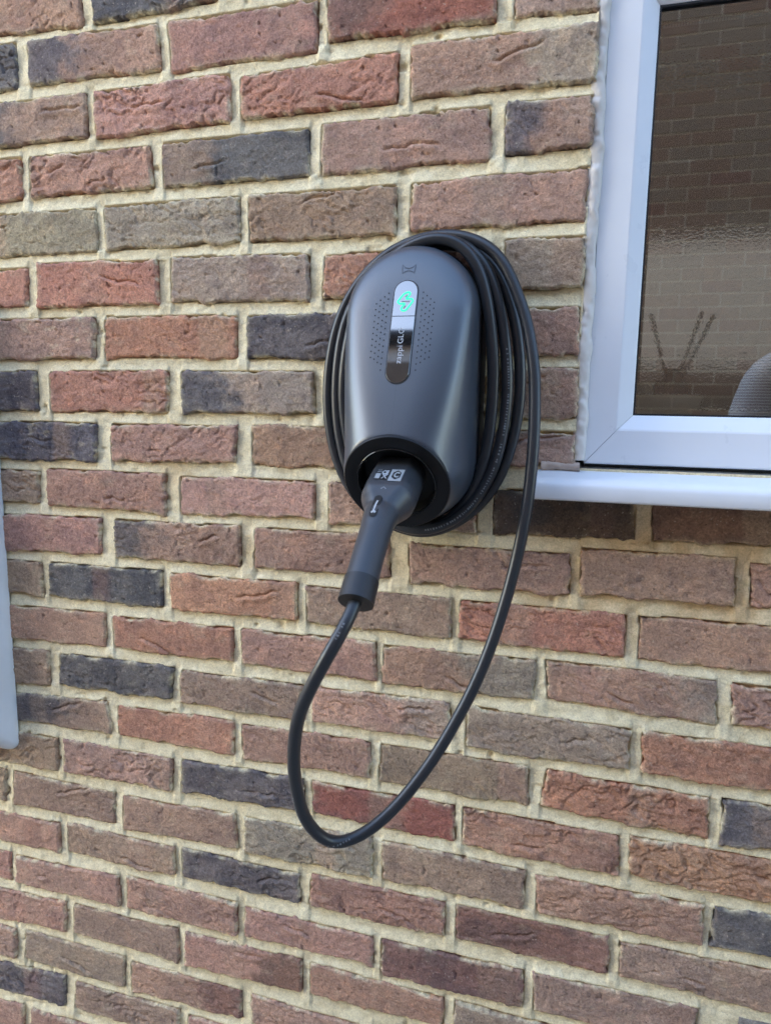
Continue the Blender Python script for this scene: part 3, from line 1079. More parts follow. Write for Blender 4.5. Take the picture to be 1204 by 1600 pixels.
# back box
cap = capsule(0.0805, CT, CB)
V = []
N = len(cap)
for inset, d in ((0.010, 0.0), (0.0, 0.002), (0.0, 0.030), (0.0012, 0.0325), (0.003, 0.0330)):
    for (x, v, nx_, nv_, _, _) in cap:
        V.append(W(U0 + x - nx_ * inset, v - nv_ * inset, d))
F = [(r * N + i, r * N + (i + 1) % N, (r + 1) * N + (i + 1) % N, (r + 1) * N + i) for r in range(4) for i in range(N)]
F.append(tuple(range(4 * N, 5 * N)))
F.append(tuple(range(N))[::-1])
back = mesh('back_box', V, F, 'base_plastic', charger, True)
back.data.set_sharp_from_angle(angle=math.radians(50))

D0 = 0.0342


def shell_depth(x, v):
    """depth of the moulded front at x from its axis: crisp rim at the top, a rounder section lower down"""
    if v > CT:
        e, nn = HW - math.hypot(x, v - CT), 5.0
    elif v >= CB:
        e, nn = HW - abs(x), 5.0 - 2.6 * float(sstep(-0.35, 1.05, np.array((CT - v) / (CT - CB))) - 0.156) / 0.840
    else:
        r = math.hypot(x, v - CB)
        e, nn = HW - r, 2.4 + 0.6 * math.asin(min(1.0, (CB - v) / max(r, 1e-6))) / (math.pi / 2)
    t = min(max(e / HW, 0.0), 1.0)
    return D0 + (front(v) - D0) * max(0.0, 1 - (1 - t) ** nn) ** (1 / nn)


# front cover: a height field over the capsule, cut by the tilted socket plane
cap = capsule(HW, CT, CB, 64, 52)
N = len(cap)
K = 40
RC = np.array((U0, -0.5565, ringplane(-0.5565)))            # socket centre
V = []
for kk in range(K + 1):
    e = HW * 0.9995 * (kk / K) ** 2.2
    for (x, v, nx_, nv_, part, ph) in cap:
        px, pv = x - nx_ * e, v - nv_ * e
        d = shell_depth(px, pv)
        rp = ringplane(pv) - 0.0006
        d = min(d, rp)
        rx, rv = px, (pv + 0.5565) / math.cos(RT)
        if pv < -0.49 and math.hypot(rx, rv) < 0.0500:
            d = min(d, rp - 0.034)
        V.append(W(U0 + px, pv, d))
skirt = [W(U0 + x - nx_ * 0.001, v - nv_ * 0.001, 0.030) for (x, v, nx_, nv_, _, _) in cap]
V = V + skirt
F = [(r * N + i, r * N + (i + 1) % N, (r + 1) * N + (i + 1) % N, (r + 1) * N + i) for r in range(K) for i in range(N)]
s0 = (K + 1) * N
F += [(s0 + i, s0 + (i + 1) % N, (i + 1) % N, i) for i in range(N)]
cover = mesh('front_cover', V, F, 'cover_paint', charger, True)

# frames on the sloping front and on the socket plane (u, v, d components)
FO = np.array((U0, -0.3845, 0.105)); FX = np.array((1.0, 0, 0)); FY = np.array((0, 1, -SL)) / math.hypot(1, SL); FN = np.array((0, SL, 1)) / math.hypot(1, SL)
RX = np.array((1.0, 0, 0)); RY = np.array((0, math.cos(RT), math.sin(RT))); RN = np.array((0, -math.sin(RT), math.cos(RT)))


def on_front(x, y, h=0.0):
    return W(*(FO + FX * x + FY * y + FN * h))


def on_shell(x, y, h=0.0003):
    """like on_front, but dropped on to the curved shell"""
    q = FO + FX * x + FY * y
    return W(q[0], q[1], shell_depth(q[0] - U0, q[1]) + h)


def on_ring(x, y, h=0.0):
    return W(*(RC + RX * x + RY * y + RN * h))


def plate(name, outline, h0, h1, mat, parent, place, bev=0.0003):
    """thin plate with a chamfered edge from a 2-D outline"""
    o = np.array(outline, float)
    n = len(o)
    tan = np.roll(o, -1, 0) - np.roll(o, 1, 0)
    nrm = np.stack([tan[:, 1], -tan[:, 0]], -1)
    nrm /= np.linalg.norm(nrm, axis=1)[:, None] + 1e-12
    area = 0.5 * np.sum(o[:, 0] * np.roll(o[:, 1], -1) - np.roll(o[:, 0], -1) * o[:, 1])
    if area < 0:
        nrm = -nrm
    V = [place(x, y, h0) for x, y in o] + [place(x, y, h1 - bev) for x, y in o] + [place(x, y, h1) for x, y in o - nrm * bev]
    F = [(r * n + i, r * n + (i + 1) % n, (r + 1) * n + (i + 1) % n, (r + 1) * n + i) for r in range(2) for i in range(n)]
    F.append(tuple(range(2 * n, 3 * n)))
    return mesh(name, V, F, mat, parent)


def stadium(r, y0, y1, round_top=True, round_bot=True, n=20):
    pts = []
    if round_top:
        pts += [(r * math.cos(a), y1 - r + r * math.sin(a)) for a in np.linspace(0, math.pi, n)]
    else:
        pts += [(r, y1), (-r, y1)]
    if round_bot:
        pts += [(r * math.cos(a), y0 + r + r * math.sin(a)) for a in np.linspace(math.pi, 2 * math.pi, n)]
    else:
        pts += [(-r, y0), (r, y0)]
    return pts


plate('panel_bezel', stadium(0.0148, -0.0632, 0.0632), -0.002, 0.0004, 'gasket', charger, on_front)
btn = plate('touch_button', stadium(0.0135, 0.0186, 0.0618, True, False), 0.0, 0.0013, 'panel_glass', charger, on_front)
dsp = plate('display_panel', stadium(0.0135, -0.0618, 0.0180, False, True), 0.0, 0.0013, 'panel_glass', charger, on_front)


def flat_text(name, body, size, x, y, length, mat, parent, bold=0.0):
    """lettering that reads upwards along the panel"""
    V2, F2 = text_poly(body, size, bold)
    sc = length / (V2[:, 0].max() - V2[:, 0].min())
    V2 = (V2 - np.array((V2[:, 0].min(), 0))) * np.array((sc, 1.0))
    return mesh(name, [on_front(x - b, y + a, 0.00145) for a, b in V2], F2, mat, parent)


flat_text('lettering', 'zappi', 0.0098, 0.0028, -0.0390, 0.0215, 'print_white', dsp)
flat_text('lettering', 'GLO', 0.0092, 0.0028, -0.0148, 0.0190, 'print_white', dsp)


def stroke(pts, w, closed=True):
    """ribbon along a polyline, as 2-D quads"""
    P = np.array(pts, float)
    n = len(P)
    V, F = [], []
    for i in range(n):
        a, b = P[(i - 1) % n] if closed or i else P[i], P[(i + 1) % n] if closed or i < n - 1 else P[i]
        t = b - a
        t /= np.linalg.norm(t) + 1e-12
        nn = np.array((-t[1], t[0])) * w / 2
        V += [P[i] + nn, P[i] - nn]
    m = n if closed else n - 1
    for i in range(m):
        j = (i + 1) % n
        F.append((2 * i, 2 * i + 1, 2 * j + 1, 2 * j))
    return np.array(V), F


# green bolt: outline of three stacked slanting lobes
bolt = [(0.0005, 0.0125), (0.0040, 0.0128), (0.0050, 0.0105), (0.0036, 0.0080), (0.0008, 0.0043), (0.0072, 0.0040), (0.0094, 0.0022), (0.0088, -0.0004), (0.0030, -0.0092), (0.0008, -0.0112), (-0.0030, -0.0112), (-0.0044, -0.0090), (-0.0034, -0.0064), (-0.0006, -0.0024), (-0.0066, -0.0022), (-0.0092, -0.0004), (-0.0090, 0.0022), (-0.0030, 0.0104)]
bp = np.array(bolt + bolt[:1]) * 0.92
bp = catmull(bp, 5)[:-1]
V2, F2 = stroke(bp, 0.0020)
mesh('bolt_symbol', [on_front(x + 0.0006, y + 0.0355, 0.0016) for x, y in V2], F2, 'green_led', btn)
for (a, b) in (((-0.0045, 0.0006), (0.0050, 0.0006)), ((-0.0004, 0.0058), (0.0016, 0.0086)), ((-0.0016, -0.0076), (0.0006, -0.0046))):
    V2, F2 = stroke([a, ((a[0] + b[0]) / 2, (a[1] + b[1]) / 2), b], 0.0010, False)
    mesh('bolt_symbol', [on_front(x + 0.0006, y + 0.0355, 0.0016) for x, y in V2], F2, 'print_grey', btn)

# small bow shaped emblem above the panel
em = [(-0.0085, 0.0062), (-0.0045, 0.0025), (0.0, 0.0012), (0.0045, 0.0025), (0.0085, 0.0062), (0.0080, 0.0006), (0.0072, -0.0050), (0.0040, -0.0024), (0.0, -0.0014), (-0.0040, -0.0024), (-0.0072, -0.0050), (-0.0080, 0.0006)]
em = [(x * 0.95, y) for x, y in em]
V2, F2 = stroke(em, 0.0011)
mesh('emblem', [on_shell(x, y + 0.0765, 0.0004) for x, y in V2], F2, 'emboss', charger)

# perforation dimples either side of the panel
V, F = [], []
for s in (-1, 1):
    for c_ in range(4):
        y = 0.0475 - c_ * 0.0042
        lim = -0.0470 + c_ * 0.0036
        while y > lim:
            b = len(V)
            for i in range(8):
                a = 2 * math.pi * i / 8
                V.append(on_shell(s * (0.0205 + c_ * 0.0046) + 0.00085 * math.cos(a), y + 0.0010 * math.sin(a), 0.0004))
            F.append(tuple(range(b, b + 8)))
            y -= 0.0072 if c_ % 2 == 0 else 0.0073
tag(mesh('speaker_perforation', V, F, 'recess_black', charger), kind='stuff')


# socket: ring, lip, recess
def ring_loft(name, prof, mat, parent, place, seg=72, cap_last=False, smooth=True):
    V, F = [], []
    for (r, h) in prof:
        for i in range(seg):
            a = 2 * math.pi * i / seg
            V.append(place(r * math.cos(a), r * math.sin(a), h))
    for k_ in range(len(prof) - 1):
        for i in range(seg):
            F.append((k_ * seg + i, k_ * seg + (i + 1) % seg, (k_ + 1) * seg + (i + 1) % seg, (k_ + 1) * seg + i))
    if cap_last:
        F.append(tuple(range((len(prof) - 1) * seg, len(prof) * seg)))
    o = mesh(name, V, F, mat, parent, smooth)
    o.data.set_sharp_from_angle(angle=math.radians(40))
    return o


ring = ring_loft('socket_ring', [(0.0632, -0.006), (0.0632, 0.0002), (0.0622, 0.0014), (0.0480, 0.0014), (0.0474, 0.0010), (0.0474, -0.004)], 'ring_plastic', charger, on_ring)
ring_loft('socket_lip', [(0.0472, -0.006), (0.0472, 0.0016), (0.0467, 0.0021), (0.0461, 0.0021), (0.0457, 0.0014), (0.0455, -0.002)], 'lip_gloss', ring, on_ring)
ring_loft('socket_recess', [(0.0456, 0.0), (0.0452, -0.020), (0.0440, -0.0215), (0.002, -0.0215)], 'recess_black', ring, on_ring, cap_last=True)
# small frame shaped icon moulded on the recess floor
V2, F2 = stroke([(0.004, 0.0345), (0.019, 0.0345), (0.019, 0.0405), (0.004, 0.0405)], 0.0013)
mesh('icon', [on_ring(x, y, -0.0205) for x, y in V2], F2, 'base_plastic', ring)

# ------------------------------------------------------------------ charging cable with plug
cable_thing = empty('charging_cable', W(0.6, -0.64, 0.04))
tag(cable_thing, 'black charging cable coiled round the charger with its plug parked in the front socket', 'cable')

vd = [(-0.5565 - 0.469 * s, ringplane(-0.5565) + 0.883 * s) for s in (-0.018, 0.0, 0.02, 0.04, 0.058, 0.075)]
vd += [(-0.6065, 0.2005), (-0.6240, 0.2190), (-0.6430, 0.2375), (-0.6625, 0.2560)]
PP = catmull([(U0 - 0.0008 * i * 0.2, a, b) for i, (a, b) in enumerate(vd)], 12)
arc = np.concatenate([[0], np.cumsum(np.linalg.norm(np.diff(PP, axis=0), axis=1))]) - 0.018
SEND = arc[-1]
PT = np.gradient(PP, axis=0)
PT /= np.linalg.norm(PT, axis=1)[:, None]
RAD_S = [-0.03, 0.000, 0.030, 0.040, 0.050, 0.062, 0.076, 0.090, 0.130, SEND - 0.0265, SEND]
RAD_R = [0.0305, 0.0315, 0.0318, 0.0304, 0.0252, 0.0196, 0.0180, 0.0171, 0.0170, 0.0172, 0.0176]


def plug_frame(s):
    p = np.array([np.interp(s, arc, PP[:, i]) for i in range(3)])
    t = np.array([np.interp(s, arc, PT[:, i]) for i in range(3)])
    t /= np.linalg.norm(t)
    up = np.array((0.0, t[2], -t[1]))
    up /= np.linalg.norm(up)
    return p, t, up


def plug_surf(s, th, off=0.0):
    p, t, up = plug_frame(s)
    r = float(np.interp(s, RAD_S, RAD_R)) + off
    flat = 0.80 + 0.20 * float(sstep(0.036, 0.075, np.array(s)))       # flat-topped head
    a, b = r * math.sin(th), r * math.cos(th)
    b = min(b, r * flat) if b > 0 else b * (0.92 + 0.08 * (flat - 0.8) / 0.2)
    return W(*(p + np.array((1.0, 0, 0)) * a + up * b))


def plug_loft(name, s0, s1, n, mat, parent, off=0.0, seg=48, caps=True):
    V, F = [], []
    for s in np.linspace(s0, s1, n):
        for i in range(seg):
            V.append(plug_surf(s, 2 * math.pi * i / seg, off))
    for k_ in range(n - 1):
        for i in range(seg):
            F.append((k_ * seg + i, k_ * seg + (i + 1) % seg, (k_ + 1) * seg + (i + 1) % seg, (k_ + 1) * seg + i))
    if caps:
        F.append(tuple(range(seg))[::-1])
        F.append(tuple(range((n - 1) * seg, n * seg)))
    o = mesh(name, V, F, mat, parent, True)
    o.data.set_sharp_from_angle(angle=math.radians(45))
    return o


plug = plug_loft('plug', 0.0385, SEND - 0.0265, 46, 'plug_plastic', cable_thing)
tag(plug, 'grey angled plug handle')
plug_loft('plug_head', -0.017, 0.0380, 26, 'plug_head', plug, -0.0006)
plug_loft('end_collar', SEND - 0.0262, SEND + 0.0008, 10, 'plug_collar', plug, 0.0009)


def decal(name, V2, F2, s0, mat, parent, off=0.0004, th0=0.0):
    """2-D shape (x across, y towards the socket) laid on the plug surface"""
    out = []
    for x, y in V2:
        s = s0 - y * (LK if s0 == LS else 1.0)
        r = float(np.interp(s, RAD_S, RAD_R))
        out.append(plug_surf(s, th0 + x / r, off))
    return mesh(name, out, F2, mat, parent)


def grid(x0, x1, y0, y1, nx_=8, ny_=5):
    V2 = [(x0 + (x1 - x0) * i / nx_, y0 + (y1 - y0) * j / ny_) for j in range(ny_ + 1) for i in range(nx_ + 1)]
    F2 = [(j * (nx_ + 1) + i, j * (nx_ + 1) + i + 1, (j + 1) * (nx_ + 1) + i + 1, (j + 1) * (nx_ + 1) + i) for j in range(ny_) for i in range(nx_)]
    return V2, F2


LS = 0.0215
LK = 1.65
lab = decal('sticker', *grid(0.0012, 0.0168, -0.0068, 0.0068), LS, 'label_white', plug, 0.0003)
hexo = [(0.0090 + 0.0056 * math.cos(math.radians(60 * i + 30)), 0.0056 * math.sin(math.radians(60 * i + 30))) for i in range(6)]
decal('hexagon_mark', hexo, [tuple(range(6))], LS, 'label_black', plug, 0.0007)
V2, F2 = text_poly('C', 0.0086, 0.0004)
V2 = V2 - (V2.max(0) + V2.min(0)) / 2 + np.array((0.0090, 0))
decal('lettering', V2, F2, LS, 'label_white', plug, 0.0010)
decal('sticker', *grid(-0.0160, 0.0002, -0.0056, 0.0064), LS, 'label_black', plug, 0.0003)
V2, F2 = text_poly('CE', 0.0062, 0.0003)
V2 = V2 - V2.min(0) + np.array((-0.0085, 0.0002))
decal('lettering', V2, F2, LS, 'print_white', plug, 0.0006)
V2, F2 = grid(-0.0152, -0.0092, -0.0050, 0.0012, 3, 3)
decal('printed_block', V2, F2, LS, 'label_white', plug, 0.0006)
for yy in (0.0028, 0.0048):
    V2, F2 = grid(-0.0150, -0.0094, yy, yy + 0.0009, 3, 1)
    decal('printed_line', V2, F2, LS, 'print_grey', plug, 0.0006)
cr = [[(-0.0068, -0.0048), (-0.0040, -0.0022), (-0.0012, 0.0)], [(-0.0068, 0.0), (-0.0040, -0.0022), (-0.0012, -0.0048)], [(-0.0060, -0.0006), (-0.0040, -0.0006), (-0.0020, -0.0006)]]
for c_ in cr:
    V2, F2 = stroke(c_, 0.0008, False)
    decal('bin_mark', V2, F2, LS, 'print_white', plug, 0.0006)
# chevron mark and the recessed slot with its pale symbol
V2, F2 = stroke([(-0.003, 0.0), (0.0, 0.0026), (0.003, 0.0)], 0.0011, False)
decal('chevron_mark', V2, F2, 0.0455, 'print_grey', plug, 0.0004)
sl = stadium(0.0045, -0.0140, 0.0140)
sl = [(x, y) for x, y in sl]
slot = decal('slot', sl, [tuple(range(len(sl)))], 0.0690, 'recess_black', plug, 0.0006, -0.10)
for pts, w in (([(-0.0004, -0.0088), (0.0, 0.0), (0.0006, 0.0082)], 0.0017), ([(-0.0022, 0.0060), (0.0004, 0.0094), (0.0028, 0.0062)], 0.0016), ([(-0.0022, -0.0094), (0.0, -0.0076), (0.0022, -0.0094)], 0.0022)):
    V2, F2 = stroke(pts, w, False)
    decal('slot_symbol', V2, F2, 0.0690, 'print_white', plug, 0.0009, -0.10)

# the cable itself: from under the back box, four turns, then the hanging loop up to the plug
CR = 0.0070
turns = [  # left, right, top, bottom, depth at bottom / left / top / right
  (0.5125, 0.7045, -0.2712, -0.6225, 0.012, 0.036, 0.046, 0.040),
  (0.4975, 0.7195, -0.2712, -0.6235, 0.028, 0.024, 0.031, 0.030),
  (0.4955, 0.7335, -0.2712, -0.6240, 0.044, 0.009, 0.009, 0.018),
  (0.4825, 0.7490, -0.2625, -0.6310, 0.020, 0.014, 0.020, 0.050),
]
ctrl = []
for ti, (L, R_, T_, B_, dB, dL, dT, dR) in enumerate(turns):
    nxt = turns[min(ti + 1, 3)]
    for q in range(12):
        a = 2 * math.pi * q / 12            # 0 bottom, then left, top, right
        if ti == 3 and q > 8:
            break
        ax = (U0 + 0.0095 + 0.0)
        cx_, sx = math.cos(a), math.sin(a)
        mid_u = (L + R_) / 2
        mid_v = -0.452
        # super-ellipse a touch fuller than an ellipse
        pw = 0.93
        uu = -math.copysign(abs(sx) ** pw, sx)
        vv = -math.copysign(abs(cx_) ** pw, cx_)
        u = U0 + 0.008 + (uu * ((U0 + 0.008) - L) if uu < 0 else uu * (R_ - (U0 + 0.008)))
        v = mid_v + (vv * (T_ - mid_v) if vv > 0 else vv * (mid_v - B_))
        ds = [dB, dL, dT, dR, nxt[4]]
        f = q / 3.0
        d = ds[int(f)] * (1 - (f - int(f))) + ds[int(f) + 1] * (f - int(f))
        u += 0.017 * max(0.0, (v - mid_v) / (T_ - mid_v)) ** 3
        ctrl.append((u + 0.0008 * math.sin(ti * 2.3 + q * 1.9), v, d))
loop_pts = [[0.7506, -0.4116, 0.052], [0.7554, -0.4555, 0.06], [0.7572, -0.5066, 0.07], [0.7558, -0.5578, 0.078], [0.7518, -0.602, 0.084], [0.742, -0.6617, 0.092], [0.7273, -0.7256, 0.103], [0.7091, -0.783, 0.117], [0.6869, -0.8335, 0.132], [0.6616, -0.8806, 0.15], [0.6293, -0.9259, 0.17], [0.5971, -0.9547, 0.19], [0.5654, -0.9613, 0.21], [0.5424, -0.9284, 0.23], [0.5369, -0.8778, 0.247], [0.5408, -0.8291, 0.262], [0.5525, -0.7811, 0.275], [0.5727, -0.7382, 0.284], [0.5909, -0.7031, 0.282], [0.6010, -0.6800, 0.2700], [0.6055, -0.6625, 0.2560], [0.6060, -0.6520, 0.2460]]
start = [(0.640, -0.606, 0.016), (0.626, -0.616, 0.014)]
ctrl = start + ctrl + [tuple(p) for p in loop_pts]
path = catmull(ctrl, 10)
# even the spacing so the tube is smooth
al = np.concatenate([[0], np.cumsum(np.linalg.norm(np.diff(path, axis=0), axis=1))])
ss = np.linspace(0, al[-1], int(al[-1] / 0.0055))
path = np.stack([np.interp(ss, al, path[:, i]) for i in range(3)], -1)
for _ in range(6):
    path[1:-1] = 0.25 * path[:-2] + 0.5 * path[1:-1] + 0.25 * path[2:]
cable = tube('cable', np.stack([path[:, 0], -path[:, 2], path[:, 1] + Z0], -1), CR, 'rubber_cable', cable_thing, 20)

# pale printing along the cable sheath (tiny marks on the side that faces out)
ALL = np.stack([path[:, 0], -path[:, 2], path[:, 1] + Z0], -1)
TT = np.gradient(ALL, axis=0)
TT /= np.linalg.norm(TT, axis=1)[:, None]
V, F = [], []


def printing(i0, i1, face, step=0.0032):
    acc = 0.0
    i = i0
    s = ss[i0]
    rr = random.Random(i0)
    while s < ss[i1]:
        w = rr.uniform(0.0009, 0.0022)
        if rr.random() < 0.86:
            p = np.array([np.interp(s, ss, ALL[:, q]) for q in range(3)])
            t = np.array([np.interp(s, ss, TT[:, q]) for q in range(3)])
            o = np.array(face, float); o -= t * o.dot(t); o /= np.linalg.norm(o)
            x = np.cross(t, o)
            hh = rr.uniform(0.0008, 0.0014)
            b = len(V)
            for (a_, c_) in ((-w / 2, -hh), (w / 2, -hh), (w / 2, hh), (-w / 2, hh)):
                ang = c_ / CR
                V.append(p + t * a_ + (o * math.cos(ang) + x * math.sin(ang)) * (CR + 0.00012))
            F.append((b, b + 1, b + 2, b + 3))
        s += step * rr.uniform(0.8, 1.4)


def near(u, v, d):
    return int(np.argmin(np.linalg.norm(ALL - np.array(W(u, v, d)), axis=1)))


i_a = near(0.720, -0.40, 0.026)
printing(i_a, min(i_a + 48, len(ss) - 1), (0.35, -1, 0.1))
i_b = near(0.5369, -0.8778, 0.247)
printing(i_b - 22, i_b - 2, (-0.55, -1, 0.25))
i_c = near(0.6000, -0.6830, 0.272)
printing(i_c - 3, i_c, (0.1, -1, 0.4))
pm = mesh('printed_marking', V, F, 'print_grey', cable)
tag(pm, kind='stuff')

# ------------------------------------------------------------------ meter box at the left edge
mb = empty('meter_box', W(-0.34, -1.05, 0))
tag(mb, 'white plastic meter box at the left edge of the picture', 'meter box')


def rrect(u0, u1, v0, v1, r, n=8):
    pts = []
    for (cx_, cy_, a0) in ((u1 - r, v1 - r, 0), (u0 + r, v1 - r, 90), (u0 + r, v0 + r, 180), (u1 - r, v0 + r, 270)):
        for i in range(n + 1):
            a = math.radians(a0 + 90 * i / n)
            pts.append((cx_ + r * math.cos(a), cy_ + r * math.sin(a)))
    return pts


V, F = [], []
secs = [(0.0, 0.0, 0.016), (0.006, 0.0, 0.016), (0.010, 0.0018, 0.017), (0.055, 0.034, 0.04), (0.062, 0.042, 0.045), (0.064, 0.050, 0.045)]
for (d, ins, r) in secs:
    pts = rrect(-0.60 + ins, -0.0765 - ins, -1.052 + ins, -0.30 - ins, r)
    V += [W(a, b, d) for a, b in pts]
n = len(pts)
for k_ in range(len(secs) - 1):
    F += [(k_ * n + i, k_ * n + (i + 1) % n, (k_ + 1) * n + (i + 1) % n, (k_ + 1) * n + i) for i in range(n)]
F.append(tuple(range((len(secs) - 1) * n, len(secs) * n)))
shell = mesh('shell', V, F, 'grp', mb, True)
shell.data.set_sharp_from_angle(angle=math.radians(55))
pts = rrect(-0.535, -0.140, -0.985, -0.365, 0.02)
V = [W(a, b, 0.0635) for a, b in pts] + [W(a, b, 0.0680) for a, b in pts] + [W(-0.3375 + (a + 0.3375) * 0.992, -0.675 + (b + 0.675) * 0.995, 0.0695) for a, b in pts]
F = [(k_ * n + i, k_ * n + (i + 1) % n, (k_ + 1) * n + (i + 1) % n, (k_ + 1) * n + i) for k_ in range(2) for i in range(n)] + [tuple(range(2 * n, 3 * n))]
mesh('door', V, F, 'grp', mb)

# ------------------------------------------------------------------ house across the passage (seen mirrored in the window)
OY = -3.75
house = empty('brick_house', (1.0, OY, 0))
tag(house, 'neighbouring brick house seen only as a reflection in the window glass', 'house')
BX0, BX1, BZ0, BZ1 = 0.675, 2.475, 1.20, 3.60
bm = bmesh.new()
for (x0, x1, z0, z1) in ((-4.8, BX0, 0, 4.29), (BX1, 12, 0, 4.29), (BX0, BX1, 0, BZ0), (BX0, BX1, BZ1, 4.29)):
    vs = [bm.verts.new(p) for p in ((x0, OY, z0), (x0, OY, z1), (x1, OY, z1), (x1, OY, z0))]
    bm.faces.new(vs)
bm_obj('outer_wall', bm, 'far_brick', house)
fw = mesh('wall', [(BX0, OY - 0.006, BZ0), (BX0, OY - 0.006, BZ1), (BX1, OY - 0.006, BZ1), (BX1, OY - 0.006, BZ0)], [(0, 1, 2, 3)], 'mortar', house)
a = fw.data.color_attributes.new('mortar', 'FLOAT_COLOR', 'POINT')
for d in a.data:
    d.color = (0.78, 0.74, 0.62, 1)
protos = []
for code in 'gbggbgpb':
    bmm = bmesh.new()
    w, h = 0.2145, 0.0645
    add_box(bmm, (-w / 2, -0.02, -h / 2), (w / 2, 0.0, h / 2), 0.0)
    me = bpy.data.meshes.new('brick')
    bmm.to_mesh(me)
    bmm.free()
    ca = me.color_attributes.new('clay', 'FLOAT_COLOR', 'POINT')
    for d in ca.data:
        d.color = (*[q * 0.72 for q in CLAYS[code][1 if code == 'p' else 0]], 1)
    me.materials.append(MAT['brick'])
    protos.append(me)
rb = random.Random(5)
j = 0
z = BZ0 + 0.0375
while z < BZ1:
    x = BX0 + 0.1125 + (0.1125 if j % 2 else 0.0)
    if j % 2:            # half bricks close both ends of the odd courses
        for hx in (BX0 + 0.0515, BX1 - 0.0515):
            o = bpy.data.objects.new('brick', rb.choice(protos))
            COL.objects.link(o)
            o.location = (hx, OY + 0.002, z)
            o.scale = (0.48, 1, 1)
            o.parent = fw
    while x < BX1 - 0.10:
        o = bpy.data.objects.new('brick', rb.choice(protos))
        COL.objects.link(o)
        o.location = (x, OY + 0.002 + rb.uniform(-0.002, 0.002), z + rb.uniform(-0.0015, 0.0015))
        o.parent = fw
        x += 0.225
    z += 0.075
    j += 1
bm = bmesh.new()
add_box(bm, (-5.0, OY + 0.02, 4.21), (12.2, OY + 0.32, 4.23))
bm_obj('soffit', bm, 'fascia', house)
bm = bmesh.new()
add_box(bm, (-5.0, OY + 0.321, 4.19), (12.2, OY + 0.345, 4.41))
bm_obj('fascia_board', bm, 'fascia', house)
bm = bmesh.new()
add_box(bm, (-4.8, OY - 0.3, 0), (12, OY - 8.0, 4.2))
bm_obj('rear_wall', bm, 'far_brick', house)
tube('gutter', [(-5.0, OY + 0.40, 4.38), (1.0, OY + 0.40, 4.375), (12.2, OY + 0.40, 4.37)], 0.055, 'gasket', house, 12)
mesh('roof', [(-5.1, OY + 0.36, 4.42), (12.3, OY + 0.36, 4.42), (12.3, OY - 4.2, 7.0), (-5.1, OY - 4.2, 7.0)], [(0, 1, 2, 3)], 'roof_tile', house)

# ------------------------------------------------------------------ wall added behind the room for a warm glow, seen dimly through the obscured glass
tag(mesh('glow_wall', [(-1.0, 3.1, 0), (4.5, 3.1, 0), (4.5, 3.1, 3.0), (-1.0, 3.1, 3.0)], [(0, 1, 2, 3)], 'glow_tan'), kind='structure')

# ------------------------------------------------------------------ the photographer, mirrored in the window, and the phone
def skinned(name, joints, bones, root, sub=2):
    """joints: name -> (pos, rx, ry)"""
    names = list(joints)
    me = bpy.data.meshes.new(name)
    me.from_pydata([joints[q][0] for q in names], [(names.index(a), names.index(b)) for a, b in bones], [])
    o = bpy.data.objects.new(name, me)
    COL.objects.link(o)
    sk = o.modifiers.new('skin', 'SKIN')
    sk.use_smooth_shade = True
    sv = me.skin_vertices[0].data
    for i, q in enumerate(names):
        sv[i].radius = joints[q][1:3]
        sv[i].use_root = q == root
    ss_ = o.modifiers.new('subdivision', 'SUBSURF')
    ss_.levels = sub
    ss_.render_levels = sub
    bpy.context.view_layer.update()
    ev = o.evaluated_get(bpy.context.evaluated_depsgraph_get())
    m2 = bpy.data.meshes.new_from_object(ev)
    bpy.data.objects.remove(o)
    return m2


PX, PY = 1.475, -1.44
person = empty('person', (PX, PY, 0))
tag(person, 'person in a grey striped jumper holding up a phone, mirrored at the window edge', 'person')
J = {
  'pelvis': ((PX, PY, 0.95), 0.155, 0.115), 'waist': ((PX, PY, 1.10), 0.140, 0.105), 'chest': ((PX, PY + 0.01, 1.28), 0.165, 0.115),
  'collar': ((PX, PY + 0.005, 1.42), 0.110, 0.085), 'neck': ((PX, PY + 0.015, 1.495), 0.055, 0.055), 'jaw': ((PX, PY + 0.035, 1.575), 0.068, 0.078),
  'brow': ((PX, PY + 0.03, 1.655), 0.078, 0.096), 'crown': ((PX, PY + 0.015, 1.725), 0.066, 0.080), 'nose': ((PX, PY + 0.135, 1.60), 0.012, 0.012),
  'shl': ((PX - 0.185, PY, 1.395), 0.070, 0.070), 'ell': ((PX - 0.275, PY + 0.13, 1.135), 0.048, 0.048), 'wrl': ((0.900, -1.010, 1.195), 0.030, 0.026),
  'pal': ((0.872, -0.962, 1.235), 0.036, 0.017),
  'f1': ((0.822, -0.945, 1.268), 0.009, 0.009), 'f2': ((0.815, -0.945, 1.250), 0.009, 0.009), 'f3': ((0.815, -0.947, 1.230), 0.009, 0.009), 'f4': ((0.822, -0.950, 1.212), 0.008, 0.008),
  'th1': ((0.905, -0.950, 1.255), 0.011, 0.011), 'th2': ((0.905, -0.958, 1.290), 0.009, 0.009),
  'shr': ((PX + 0.185, PY, 1.395), 0.070, 0.070), 'elr': ((PX + 0.235, PY - 0.02, 1.11), 0.048, 0.048), 'wrr': ((PX + 0.245, PY + 0.08, 0.87), 0.028, 0.025),
  'par': ((PX + 0.245, PY + 0.10, 0.79), 0.018, 0.038), 'g1': ((PX + 0.243, PY + 0.135, 0.71), 0.009, 0.009), 'g2': ((PX + 0.240, PY + 0.112, 0.70), 0.009, 0.009),
  'g3': ((PX + 0.238, PY + 0.090, 0.703), 0.009, 0.009), 'g4': ((PX + 0.238, PY + 0.070, 0.72), 0.008, 0.008), 'gt': ((PX + 0.222, PY + 0.150, 0.765), 0.010, 0.010),
}
